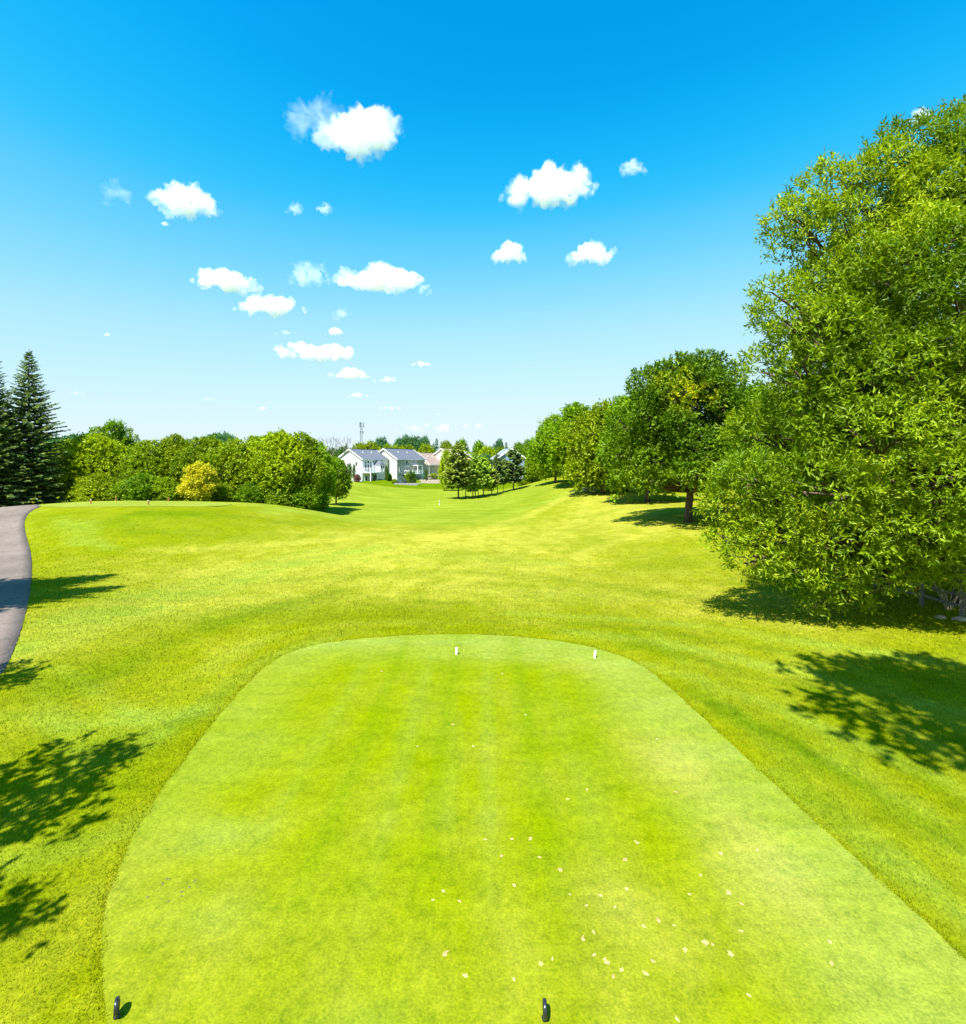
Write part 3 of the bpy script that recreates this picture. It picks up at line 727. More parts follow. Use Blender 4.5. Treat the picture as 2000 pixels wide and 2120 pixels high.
PINE = [make_conifer(51, 9, 2.6, 1.75, 18, 8, trunk_r=.12, droop=.10, twl=.95, sparse=.30),
        make_conifer(52, 9, 2.5, 2.0, 16, 8, trunk_r=.11, droop=.04, twl=.95, sparse=.34),
        make_conifer(53, 9, 2.8, 1.7, 18, 9, trunk_r=.13, droop=.14, twl=1.0, sparse=.28)]
SPR = [make_conifer(61, 17.5, 4.1, 1.3, 40, 12), make_conifer(62, 17.5, 4.3, 1.0, 40, 12)]
COLUMN = make_broadleaf(71, 3.6, .62, .25, 16, 1700, 5, .16, .07, trunk_r=.04, lr=.62, prof=lambda t: .6*(1-.75*t**1.6), flat=1.3, hole=-9)

# ------------------------------------------------------------------ spruces by the cart path
d = 58; b = on(60, d); hs_ = ztop(722, d) - b[2]
place_tree('spruce_tree', SPR[0], (M['needle'], M['bark_dark']), b, 'tall dark spruce beside the cart path, its whole pointed outline in view', 'spruce', s=hs_/17.5)
d = 55; b = on(-22, d); hs_ = ztop(716, d) - b[2]
place_tree('spruce_tree', SPR[1], (M['needle'], M['bark_dark']), b, 'tall dark spruce cut off by the left edge of the picture', 'spruce', s=hs_/17.5, rot=1.2)
d = 62; b = on(14, d); hs_ = ztop(835, d) - b[2]
place_tree('spruce_tree', SPR[1], (M['needle'], M['bark_dark']), b, 'shorter spruce between the two tall spruces at the left', 'spruce', s=hs_/17.5, rot=2.6)

# ------------------------------------------------------------------ leafy belt behind the far tee
belt = [  # photo x, distance, top y, stock, material, label
    (150, 66, 905, 0, 'leaf_hedge', 'yellow-green belt tree right beside the tall spruce'),
    (196, 63, 893, 1, 'leaf_lime', 'pale yellow-green belt tree behind the far tee, next to the loose-crowned tree'),
    (262, 66, 921, 3, 'leaf_hedge', 'low green belt tree in the dip below the loose-crowned tree'),
    (312, 63, 906, 0, 'leaf_hedge', 'green belt tree above the middle of the far tee'),
    (366, 65, 897, 2, 'leaf_lime', 'light green belt tree just left of the yellow bush'),
    (424, 64, 899, 1, 'leaf_hedge', 'green belt tree rising directly behind the yellow bush'),
    (484, 63, 904, 3, 'leaf_lime', 'broad light green belt tree just right of the yellow bush'),
    (536, 65, 897, 0, 'leaf_hedge', 'green belt tree left of the tallest tree of the belt'),
    (578, 63, 887, 1, 'leaf_lime', 'tallest bright green tree of the belt behind the fairway'),
    (622, 64, 893, 2, 'leaf_hedge', 'green belt tree right of the tallest one, dark towards the fairway'),
    (652, 70, 912, 2, 'leaf_row', 'darker belt tree at the fairway end of the leafy belt'),
]
for k, (px, d, py, st, mt, lab) in enumerate(belt):
    b = on(px, d); hh = ztop(py, d) - b[2]
    place_tree('belt_tree', BL[st], (M[mt], M['bark_dark']), b, lab, 'tree', 'leafy belt behind the far tee', s=hh/10 * (1.0 if st != 3 else 1.0), sz=hh/10, rot=k*1.7)
# undergrowth along the foot of the belt
under = [(100,61,2.0,'leaf_hedge','low shrub at the foot of the tall spruce'),(160,60,2.6,'leaf_lime','light shrub under the belt, left end of the far tee'),(205,59,3.7,'leaf_lime','bushy pale shrub behind the left markers of the far tee'),
         (252,59,2.7,'leaf_hedge','small green shrub behind the middle of the far tee'),(296,58.5,3.4,'leaf_row','deep green shrub between two pale shrubs behind the far tee'),(345,59,3.0,'leaf_hedge','green shrub touching the left side of the yellow bush'),
         (462,60,2.4,'leaf_hedge','low shrub right of the yellow bush'),(520,60,2.8,'leaf_row','shaded shrub at the foot of the broad belt tree'),(575,61,3.0,'leaf_row','shaded shrub under the tallest belt tree'),(628,62,3.2,'leaf_row','shaded shrub at the dark foot of the belt near the fairway'),(648,66,3.0,'leaf_row','dark shrub at the fairway end of the belt')]
for k, (px, d, hh, mt, lab) in enumerate(under):
    place_tree('shrub', BUSH[k % 2], (M[mt], M['bark_dark']), on(px, d), lab, 'shrub', 'shrubs at the foot of the leafy belt', s=hh/3.2*1.15, sz=hh/3.2, rot=k*2.1)
d = 57; b = on(412, d); hh = ztop(957, d) - b[2]
place_tree('yellow_bush', GOLDB, (M['leaf_gold'], M['bark']), b, 'bright yellow bush in front of the leafy belt', 'bush', s=hh/4.3)
d = 82; b = on(237, d); hh = ztop(869, d) - b[2]
place_tree('loose_tree', LOOSE, (M['leaf_row'], M['bark_dark']), b, 'loose-crowned tree standing above the leafy belt at the left', 'tree', s=hh/10)
for px, py, lab in ((160, 894, 'dark treetop showing between the spruce and the loose-crowned tree'), (455, 892, 'dark blue-green treetop peeping over the belt above the yellow bush'), (120, 900, 'dark treetop half hidden behind the tall spruce')):
    d = 100; b = on(px, d); hh = ztop(py, d) - b[2]
    place_tree('far_tree', BL[1], (M['leaf_blue'], M['bark_dark']), b, lab, 'tree', 'treetops behind the leafy belt', s=hh/10, rot=px)
d = 71; b = ground_at(696, 1046); hh = ztop(945, b[1]) - b[2]
place_tree('young_tree', BL[2], (M['leaf_row'], M['bark']), b, 'slim tree with a bare lower trunk at the end of the leafy belt', 'tree', s=hh/10*.95, sz=hh/10, rot=.6)

# bare trees behind the belt
def bare_tree(seed, h, spread):
    rg = np.random.default_rng(seed); mb = MB()
    def grow(p, d_, l, r, n):
        q = p + d_*l; m = (p + q)/2 + rg.normal(size=3)*.05*l
        mb.tube([p, m, q], [r, r*.8, r*.6], 4 if n else 3, False)
        if n == 0: return
        for _ in range(3 if n > 1 else 4):
            nd = unit(d_ + rg.normal(size=3)*spread + np.array([0, 0, .12]))
            grow(q, nd, l*rg.uniform(.6, .82), r*.58, n - 1)
    grow(np.array([0., 0, -.1]), np.array([0, 0, 1.]), h*.32, h*.018, 4)
    return mb.mesh('branches', True)
d = 112
for px, py, sd_, lab in ((706, 893, 5, 'bare grey tree rising beside the white house'), (688, 898, 6, 'bare grey tree half behind the end of the leafy belt')):
    b = on(px, d); hh = ztop(py, d) - b[2]
    e = empty('bare_tree', b); tag(e, lab, 'tree', 'bare trees left of the houses')
    obj('branches', bare_tree(sd_, hh*1.02, .42), M['bark_pale'], e)

# ------------------------------------------------------------------ row on the right behind the shade tree
row = [  # base pixel, crown centre px, top py, stock, scale width, mat, label
    (1340, 1040, 800, 1, 1.0, 'leaf_maple', 'dense tree directly behind and left of the tree with the yellow bough'),
    (1248, 1022, 826, 3, .95, 'leaf_lime', 'light green tree in the right-hand row beside the small boulder'),
    (1300, 1018, 812, 0, 1.0, 'leaf_row', 'tall tree of the right-hand row rising behind the light green one'),
    (1195, 1008, 832, 2, 1.15, 'leaf_row', 'upright dark green tree near the far end of the right-hand row'),
    (1150, 1000, 853, 0, .9, 'leaf_row', 'dark tree closing the far end of the right-hand row'),
    (1118, 992, 915, 3, .8, 'leaf_lime', 'small light green tree beyond the far end of the right-hand row'),
]
for k, (px, py, top, st, ws, mt, lab) in enumerate(row):
    b = ground_at(px, py); hh = ztop(top, b[1]) - b[2]
    place_tree('row_tree', BL[st], (M[mt], M['bark']), b, lab, 'tree', 'row of trees along the right', s=hh/10*ws, sz=hh/10, rot=k*2.2 + .4)
# trees and shrubs behind the big tree, closing the view to the lots beyond
for k, (px, d, top, mt, lab) in enumerate(((1560, 62, 790, 'leaf_row', 'tree filling the gap between the big tree and the yellow-boughed tree'), (1680, 48, 800, 'leaf_row', 'dark tree behind the left half of the big tree'), (1900, 40, 700, 'leaf_row', 'dark tree behind the right half of the big tree'))):
    b = on(px, d); hh = ztop(top, d) - b[2]
    place_tree('back_tree', BL[(k*2+1) % 4], (M[mt], M['bark']), b, lab, 'tree', 'trees behind the big tree', s=hh/10, rot=k*1.3)
for k, (px, d, hh, lab) in enumerate(((1740, 30, 3.2, 'dark shrub behind the left end of the rail fence'), (1850, 30, 3.6, 'dark shrub behind the middle of the rail fence'), (1965, 29, 3.4, 'dark shrub behind the right end of the rail fence'))):
    place_tree('fence_shrub', BUSH[k % 2], (M['leaf_dark'], M['bark_dark']), on(px, d), lab, 'shrub', 'shrubs behind the rail fence', s=hh/3.2*1.2, rot=k)

# ------------------------------------------------------------------ pines on the fairway edge
pines = [  # base pixel, top, stock, mat, label
    (949, 1033, 915, 0, 'needle_brown', 'leftmost grey-green pine of the group on the fairway'),
    (964, 1032, 946, 1, 'needle_pine', 'green pine second from the left in the fairway group'),
    (979, 1031, 955, 2, 'needle_pine', 'bright green pine left of the twin trunks'),
    (984, 1030, 935, 0, 'needle_pine', 'pine whose trunk is the left of the close pair'),
    (990, 1029, 950, 1, 'needle_pine', 'pine whose trunk is the right of the close pair'),
    (1001, 1027, 942, 2, 'needle_pine', 'pine in the middle of the fairway group with a straight trunk'),
    (1018, 1024, 960, 0, 'needle_brown', 'brownish pine right of the middle of the fairway group'),
    (1030, 1021, 938, 1, 'needle', 'blue-green pine standing behind the brownish one'),
    (1042, 1018, 950, 1, 'needle_brown', 'thin pine left of the broad rightmost pine'),
    (1063, 1015, 925, 2, 'needle', 'broad dark pine at the right end of the fairway group'),
]
for k, (px, py, top, st, mt, lab) in enumerate(pines):
    b = ground_at(px, py); hh = ztop(top, b[1]) - b[2]; wsc = (.98, .78, .85, .72, .7, .85, .9, .75, .6, 1.0)[k]
    place_tree('pine_tree', PINE[st], (M[mt], M['bark_dark']), b, lab, 'pine', 'pines on the fairway edge', s=hh/9*wsc, sz=hh/9, rot=k*1.9)

# ------------------------------------------------------------------ house materials
def siding(name, col, step=.14):
    m, N, L = new_mat(name)
    out = N.new('ShaderNodeOutputMaterial'); p = N.new('ShaderNodeBsdfPrincipled'); p.inputs['Roughness'].default_value = .6
    tc = N.new('ShaderNodeTexCoord'); wv = N.new('ShaderNodeTexWave'); wv.wave_profile = 'SAW'; wv.bands_direction = 'Z'; wv.inputs['Scale'].default_value = 1/step/6.283*3.14159
    L.new(tc.outputs['Object'], wv.inputs['Vector'])
    cr = N.new('ShaderNodeValToRGB'); cr.color_ramp.elements[0].color = (*[c*.8 for c in col], 1); cr.color_ramp.elements[1].color = (*col, 1); cr.color_ramp.elements[1].position = .25
    b = N.new('ShaderNodeBump'); b.inputs['Strength'].default_value = .4; b.inputs['Distance'].default_value = .02
    L.new(wv.outputs['Fac'], cr.inputs[0]); L.new(cr.outputs[0], p.inputs['Base Color']); L.new(wv.outputs['Fac'], b.inputs['Height']); L.new(b.outputs[0], p.inputs['Normal'])
    L.new(p.outputs[0], out.inputs[0]); return m
M['white_siding'] = siding('white_siding', (.72,.74,.76)); M['grey_siding'] = siding('sage_siding', (.27,.285,.24)); M['cream_siding'] = siding('cream_siding', (.70,.66,.56)); M['tan_siding'] = siding('tan_siding', (.42,.31,.22)); M['blue_siding'] = siding('blue_siding', (.16,.24,.34))
M['trim'] = solid('white_trim', (.80,.80,.80), .5, var=.03)
M['roof_slate'] = solid('roof_slate', (.10,.115,.15), .9, var=.25, scale=5, bump=.3)
M['roof_grey'] = solid('roof_grey', (.17,.20,.25), .9, var=.2, scale=5, bump=.3)
M['roof_brown'] = solid('roof_brown', (.27,.20,.18), .9, var=.2, scale=5, bump=.3)
M['pane'] = solid('window_pane', (.03,.045,.07), .08, var=.3, scale=.7, spec=.6)
M['deck'] = solid('deck_wood', (.42,.33,.25), .8, var=.2)
M['stone'] = solid('pale_stone', (.36,.31,.26), .9, var=.25, scale=2.5, bump=.4)
M['stone_dark'] = solid('grey_stone', (.24,.24,.25), .9, var=.3, scale=2.5, bump=.4)
M['mulch'] = solid('mulch', (.22,.13,.08), .95, var=.4, scale=4, bump=.5)

def gable_house(name, loc, ang, Lu, Wv, eave, peak, wall_m, side_m, roof_m, label, over=.45):
    """local x runs along the ridge, y across it; front corner at the origin"""
    e = empty(name, loc, ang); tag(e, label, 'house')
    MB().add([(0,0,-1.2),(Lu,0,-1.2),(Lu,0,eave),(0,0,eave)], [(0,1,2,3)]).build('front_wall', side_m, e)
    MB().add([(0,Wv,-1.2),(Lu,Wv,-1.2),(Lu,Wv,eave),(0,Wv,eave)], [(3,2,1,0)]).build('back_wall', side_m, e)
    MB().add([(0,0,-1.2),(0,Wv,-1.2),(0,Wv,eave),(0,Wv/2,peak),(0,0,eave)], (), (), [(0,4,3,2,1)]).build('gable_wall', wall_m, e)
    MB().add([(Lu,0,-1.2),(Lu,Wv,-1.2),(Lu,Wv,eave),(Lu,Wv/2,peak),(Lu,0,eave)], (), (), [(0,1,2,3,4)]).build('gable_wall', wall_m, e)
    sl = (peak - eave)/(Wv/2)
    mb = MB(); th_ = .16
    for sg in (0, 1):
        y0 = -over if sg == 0 else Wv + over; z0 = eave - sl*over
        a = [(-over, y0, z0), (Lu+over, y0, z0), (Lu+over, Wv/2, peak), (-over, Wv/2, peak)]
        if sg: a = [a[1], a[0], a[3], a[2]]
        mb.add([(x, y, z + .03) for x, y, z in a] + [(x, y, z + .03 + th_) for x, y, z in a], [(0,3,2,1),(4,5,6,7),(0,1,5,4),(1,2,6,5),(2,3,7,6),(3,0,4,7)])
    rf = mb.build('roof', roof_m, e)
    mb = MB(); mb.box(-over, Lu+over, Wv/2-.14, Wv/2+.14, peak + .17, peak + .27); mb.build('ridge_cap', roof_m, rf)
    mb = MB()
    for xx in (-over - .03, Lu + over + .03):
        for sg in (0, 1):
            y0 = -over if sg == 0 else Wv + over
            mb.beam((xx, y0, eave - sl*over + .08), (xx, Wv/2, peak + .08), .06, .30)
    for yy in (-over - .04, Wv + over + .04): mb.box(-over, Lu + over, yy - .03, yy + .03, eave - sl*over - .08, eave - sl*over + .14)
    mb.build('fascia', M['trim'], e)
    for xx in (.3*Lu, .62*Lu): MB().tube([(xx, Wv*.3, eave + sl*Wv*.3 + .1), (xx, Wv*.3, eave + sl*Wv*.3 + .6)], [.12, .12], 8).build('roof_vent', M['trim'], rf)
    return e

def window(e, plane, u, z, wu, hz, cols=1, rows=1, arch=False):
    """plane 'x' : on the y=0 face, 'y' : on the x=0 gable"""
    def P(a, b, dpt): return (a, -dpt, b) if plane == 'x' else (-dpt, a, b)
    def bx(mb, a0, a1, b0, b1, d0, d1):
        p, q = P(a0, b0, d0), P(a1, b1, d1)
        mb.box(min(p[0],q[0]), max(p[0],q[0]), min(p[1],q[1]), max(p[1],q[1]), min(p[2],q[2]), max(p[2],q[2]))
    f = .10
    mb = MB()
    bx(mb, u-f, u, z-f, z+hz+f, .01, .09); bx(mb, u+wu, u+wu+f, z-f, z+hz+f, .01, .09)
    bx(mb, u, u+wu, z-f, z, .01, .085); bx(mb, u, u+wu, z+hz, z+hz+f, .01, .085)
    for c in range(1, cols): bx(mb, u+wu*c/cols-.035, u+wu*c/cols+.035, z, z+hz, .01, .075)
    for r in range(1, rows): bx(mb, u, u+wu, z+hz*r/rows-.03, z+hz*r/rows+.03, .01, .07)
    w_ = mb.build('window', M['trim'], e)
    for c in range(cols):
        for r in range(rows):
            mb = MB(); bx(mb, u+wu*c/cols+.004, u+wu*(c+1)/cols-.004, z+hz*r/rows+.004, z+hz*(r+1)/rows-.004, .005, .03); mb.build('pane', M['pane'], w_)
    return w_

def deck(e, x0, x1, dep, z, stair_dir=1, posts=3):
    """deck on the y=0 face"""
    d_ = MB().box(x0, x1, -dep, -.02, z - .2, z).build('deck_floor', M['trim'], e)
    mb = MB()
    for k in range(posts):
        xx = x0 + .12 + (x1 - x0 - .24)*k/(posts-1)
        MB().box(xx-.11, xx+.11, -dep+.03, -dep+.25, -1.2, z-.2).build('deck_post', M['trim'], e)
    rl = MB()
    rl.box(x0, x1, -dep-.02, -dep+.08, z+.98, z+1.08); rl.box(x0, x1, -dep, -dep+.06, z+.10, z+.18)
    rl.box(x0-.02, x0+.06, -dep+.09, -.05, z+.98, z+1.08); rl.box(x1-.06, x1+.02, -dep+.09, -.05, z+.98, z+1.08)
    for k in range(5):
        xx = x0 + (x1-x0)*k/4; rl.box(xx-.09, xx+.09, -dep-.05, -dep+.13, z+.002, z+1.2)
    r_ = rl.build('railing', M['trim'], e)
    nb = int((x1-x0)/.28)
    bl = MB()
    for k in range(nb):
        xx = x0 + .14 + k*.28; bl.box(xx-.025, xx+.025, -dep+.01, -dep+.05, z+.18, z+.98)
    bl.build('balusters', M['trim'], r_)
    st = MB(); n_ = 9
    for k in range(n_):
        xx = x1 + .05 + k*.27
        st.box(xx, xx+.29, -dep+.15, -dep+1.35, z - (k+1)*z/(n_+.5) - .05, z - (k+1)*z/(n_+.5))
    st.beam((x1, -dep+.1, z-.1), (x1+n_*.27, -dep+.1, .05), .07, .3); st.beam((x1, -dep+1.42, z-.1), (x1+n_*.27, -dep+1.42, .05), .07, .3)
    st.beam((x1, -dep+.1, z+1.0), (x1+n_*.27, -dep+.1, 1.1), .07, .12)
    st.build('stairs', M['trim'], e)

A = R(64)
# white house with the upper deck
d = 150; b = on(750, d); gz = ztop(997, d); b = (b[0], b[1], gz)
LOTZ = gz
hW = gable_house('white_house', b, A, 12.5, 9.4, ztop(950, d) - gz, ztop(931, 154) - gz, M['white_siding'], M['white_siding'], M['roof_slate'], 'white house with slate roof, long deck and stairs, nearest to the leafy belt')
ev = ztop(950, d) - gz
for u in (1.1, 2.3, 3.5): window(hW, 'x', u, 3.2, .8, 1.9, 1, 2)
for u in (1.1, 2.3, 3.5): window(hW, 'x', u, 5.3, .8, .55 if u != 2.3 else .8)
window(hW, 'x', 5.1, 5.3, .6, .9); window(hW, 'x', 8.0, 5.2, 1.1, .9, 2); window(hW, 'x', 8.6, 3.1, 1.3, 1.7, 2)
window(hW, 'x', 1.2, .3, 1.0, 1.3); window(hW, 'x', 5.0, .0, 1.9, 2.0, 2)
window(hW, 'y', 1.8, 4.6, .7, 1.2); window(hW, 'y', 7.0, 5.4, 1.5, 1.1, 2, 2); window(hW, 'y', 5.0, 4.2, .7, 1.2)
deck(hW, .2, 6.6, 3.0, 2.75)
# sun room with its own small roof on the deck side
mb = MB(); mb.box(5.6, 7.9, -2.2, -.02, 2.78, 5.0); bay = mb.build('sun_room', M['white_siding'], hW)
mb = MB(); mb.add([(5.3,-2.5,4.95),(8.2,-2.5,4.95),(8.2,0,4.95),(5.3,0,4.95),(6.75,-1.6,6.2),(6.75,0,6.2)], [(0,3,2,1),(1,2,5,4),(0,4,5,3)], [(0,1,4),(2,3,5)]); mb.build('sun_room_roof', M['roof_slate'], bay)
for u in (5.8, 6.85):
    mb = MB(); mb.box(u, u+.9, -2.26, -2.205, 3.3, 4.6); f_ = mb.build('window', M['trim'], bay); MB().box(u+.1, u+.8, -2.29, -2.262, 3.4, 4.5).build('pane', M['pane'], f_)
# wing set back on the gable side
mb = MB(); mb.add([(3.0,9.41,-1.2),(3.0,12.2,-1.2),(9.5,12.2,-1.2),(9.5,9.41,-1.2),(3.0,9.41,5.2),(3.0,12.2,4.4),(9.5,12.2,4.4),(9.5,9.41,5.2)], [(0,4,5,1),(1,5,6,2),(2,6,7,3)]); mb.build('side_wing', M['white_siding'], hW)
mb = MB(); mb.add([(2.6,9.5,5.3),(2.6,12.6,4.3),(9.9,12.6,4.3),(9.9,9.5,5.3),(2.6,9.5,5.45),(2.6,12.6,4.45),(9.9,12.6,4.45),(9.9,9.5,5.45)], [(0,1,2,3),(4,7,6,5),(0,4,5,1),(1,5,6,2),(2,6,7,3),(3,7,4,0)]); mb.build('side_wing_roof', M['roof_slate'], hW)

# sage house
d = 160; b = on(822, d); b = (b[0], b[1], ztop(993, d))
gz = b[2]
hS = gable_house('sage_house', b, A, 16, 10.0, ztop(950, d) - gz, ztop(930, 165) - gz, M['cream_siding'], M['grey_siding'], M['roof_slate'], 'grey-green house with cream gable, second from the leafy belt')
window(hS, 'x', 3.9, 4.4, .7, 1.1); window(hS, 'x', 4.8, 4.4, 1.1, 1.6); window(hS, 'x', 6.1, 4.4, .7, 1.1)
window(hS, 'x', 3.9, 2.6, .7, 1.3); window(hS, 'x', 4.8, 2.6, 1.1, 1.3); window(hS, 'x', 6.1, 2.6, .7, 1.3)
window(hS, 'x', 8.4, 5.0, 2.0, 1.2, 3, 2); window(hS, 'x', 1.2, 2.3, 1.1, 1.8, 2, 3); window(hS, 'x', 9.4, 2.5, 2.0, 1.3, 3); window(hS, 'x', 1.4, -.2, .7, .9); window(hS, 'x', 9.8, -.6, 1.8, 2.1, 2)
deck(hS, 3.2, 10.8, 2.6, 1.75)
mb = MB(); mb.box(8.4, 11.6, -2.3, -.05, 4.35, 4.55)
for xx in (8.5, 11.4): mb.box(xx-.1, xx+.1, -2.25, -2.05, 1.76, 4.35)
mb.build('porch_roof', M['trim'], hS)

# tan house, its neighbour, and roofs farther on
d = 176; b = on(889, d); b = (b[0], b[1], ztop(985, d)); gz = b[2]
hT = gable_house('tan_house', b, A, 9.5, 8.5, ztop(961, d) - gz, ztop(938, d) - gz, M['cream_siding'], M['tan_siding'], M['roof_brown'], 'low tan house with brown roof, right of the grey-green house')
d = 182; b = on(938, d); b = (b[0], b[1], ztop(985, d)); gz = b[2]
hC = gable_house('cream_house', b, A, 9, 9.5, ztop(947, d) - gz, ztop(929, d) - gz, M['cream_siding'], M['tan_siding'], M['roof_brown'], 'cream house with brown roof behind the leftmost pine')
window(hC, 'y', 2.5, 4.5, 1.2, 1.2, 2); window(hC, 'y', 5.5, 4.5, 1.2, 1.2, 2); window(hC, 'x', 2, 4.2, 1.2, 1.2, 2)
d = 196; b = on(975, d); b = (b[0], b[1], ztop(985, d)); gz = b[2]
hB = gable_house('blue_roof_house', b, A + R(20), 9, 9, ztop(946, d) - gz, ztop(933, d) - gz, M['tan_siding'], M['tan_siding'], M['roof_grey'], 'house with blue-grey roof half hidden behind the middle pines')
d = 150; b = on(1086, d); b = (b[0], b[1], ztop(992, d)); gz = b[2]
hG = gable_house('grey_roof_house', b, R(100), 8.5, 8.0, ztop(948, d) - gz, ztop(929, d) - gz, M['blue_siding'], M['white_siding'], M['roof_grey'], 'house with pale grey-blue roof behind the rightmost pine')
window(hT, 'x', 2.0, 1.0, 1.2, 1.2, 2); window(hT, 'x', 5.5, 1.0, 1.2, 1.2, 2); window(hG, 'y', 3.0, 3.2, 1.4, 1.3, 2)
# white house seen through the big tree
d = 44; b = on(1985, d)
hR = gable_house('lot_house', b, R(68), 12, 9, 5.5, 8.5, M['white_siding'], M['white_siding'], M['roof_grey'], 'white house glimpsed through the big tree at the right edge')
window(hR, 'y', 2, 1.2, 1.3, 1.3, 2); window(hR, 'y', 5.5, 1.2, 1.3, 1.3, 2)

# ------------------------------------------------------------------ gardens of the two near houses
def stone_wall(name, px0, px1, d, z0, courses, blk, mat, label, h=.3):
    xa, xb = (px0-CX)/F*d, (px1-CX)/F*d
    zg = z0
    e = empty(name, ((xa+xb)/2, d, zg)); tag(e, label, 'wall')
    me = MB().box(-blk/2+.02, blk/2-.02, -.25, .25, .01, h-.01).mesh('block')
    k = 0
    for c in range(courses):
        n_ = int((xb-xa)/blk)
        for i in range(n_):
            x_ = -(xb-xa)/2 + blk*(i+.5) + (blk/2 if c % 2 else 0)
            o = obj('block', me, None, e); o.location = (x_, .12*c + .03*math.sin(k*2.3), c*h - .1)
            k += 1
    me.materials.append(mat)
    return e
stone_wall('stone_edging', 812, 868, 141, ztop(1005, 141), 2, 1.0, M['stone_dark'], 'low grey stone edging round the planted bed below the grey-green house', .38)
stone_wall('retaining_wall', 868, 918, 152, ztop(1001, 152), 3, 1.1, M['stone'], 'pale stepped retaining wall right of the planted bed', .42)
stone_wall('retaining_wall', 886, 925, 156, ztop(990, 156), 3, 1.1, M['stone'], 'upper pale retaining wall below the tan house', .42)
def garden(name, meshes, mats, px, d, py0, py1, wpx, label, cat, group=None):
    x = (px-CX)/F*d; z0 = ztop(py0, d); hh = ztop(py1, d) - z0
    me = meshes[0]
    bh = {id(COLUMN): 3.6, id(BUSH[0]): 3.2, id(BUSH[1]): 3.2, id(GOLDB): 4.3}[id(meshes)]
    bw = {id(COLUMN): 1.3, id(BUSH[0]): 4.0, id(BUSH[1]): 3.6, id(GOLDB): 4.2}[id(meshes)]
    return place_tree(name, meshes, mats, (x, d, z0 - .15), label, cat, group, s=wpx/F*d/bw, sz=(hh+.15)/bh, rot=px*.7)
MB_ = (M['leaf_dark'], M['bark_dark'])
garden('arborvitae', COLUMN, MB_, 725, 147, 990, 957, 8, 'left of the two slim cypress columns on the white gable', 'cypress')
garden('arborvitae', COLUMN, MB_, 733, 147, 990, 959, 7, 'right of the two slim cypress columns on the white gable', 'cypress')
garden('arborvitae', COLUMN, (M['leaf_row'], M['bark_dark']), 711, 146, 993, 953, 11, 'tall column shrub at the far corner of the white house', 'cypress')
garden('arborvitae', COLUMN, MB_, 800, 150, 994, 962, 8, 'slim dark cypress at the stairs of the white house', 'cypress')
for k, px in enumerate((843, 850, 857)):
    garden('arborvitae', COLUMN, (M['leaf_dark'] if k else M['leaf_hedge'], M['bark_dark']), px, 144, 1002, (978, 973, 976)[k], 10, ('left', 'middle', 'right')[k] + ' one of three close cypress columns in the stone-edged bed', 'cypress')
garden('arborvitae', COLUMN, MB_, 882, 152, 992, 971, 6, 'small dark cypress at the right corner of the grey-green house', 'cypress')
garden('purple_shrub', BUSH[0], (M['leaf_purple'], M['bark_dark']), 740, 146, 997, 981, 16, 'purple-leaved shrub beside the deck of the white house', 'shrub')
garden('purple_shrub', BUSH[1], (M['leaf_purple'], M['bark_dark']), 717, 146, 997, 987, 12, 'small purplish shrub at the corner of the white gable', 'shrub')
garden('blue_shrub', BUSH[1], (M['needle_blue'], M['bark_dark']), 831, 143, 1002, 988, 20, 'silvery blue shrub in the stone-edged bed', 'shrub')
garden('garden_shrub', BUSH[0], (M['leaf_hedge'], M['bark_dark']), 817, 143, 1002, 991, 12, 'round green shrub at the left end of the stone-edged bed', 'shrub')
garden('garden_shrub', BUSH[1], (M['leaf_row'], M['bark_dark']), 807, 152, 996, 980, 12, 'green shrub between the white and the grey-green house', 'shrub')
garden('garden_shrub', BUSH[0], (M['leaf_lime'], M['bark_dark']), 898, 157, 988, 980, 26, 'yellow-green shrub on top of the upper retaining wall', 'shrub')
garden('garden_shrub', BUSH[1], (M['leaf_row'], M['bark_dark']), 915, 155, 995, 982, 22, 'green shrub at the right end of the upper retaining wall', 'shrub')
garden('garden_shrub', BUSH[0], (M['leaf_lime'], M['bark_dark']), 885, 132, 1020, 1011, 18, 'pale clump in the long grass left of the pines', 'shrub')
garden('garden_shrub', BUSH[1], (M['leaf_row'], M['bark_dark']), 908, 128, 1024, 1013, 20, 'dark green clump in the long grass left of the pines', 'shrub')
garden('garden_shrub', BUSH[0], (M['leaf_hedge'], M['bark_dark']), 935, 126, 1025, 1014, 22, 'low green clump behind the trunk of the leftmost pine', 'shrub')
garden('garden_shrub', BUSH[1], (M['leaf_lime'], M['bark_dark']), 1010, 124, 1022, 1006, 26, 'light clump seen between the pine trunks', 'shrub')
garden('garden_shrub', BUSH[0], (M['leaf_lime'], M['bark_dark']), 1085, 128, 1005, 990, 34, 'light green clump at the foot of the rightmost pine', 'shrub')
garden('garden_shrub', BUSH[1], (M['leaf_hedge'], M['bark_dark']), 1110, 132, 1000, 982, 36, 'green clump beyond the end of the right-hand row', 'shrub')

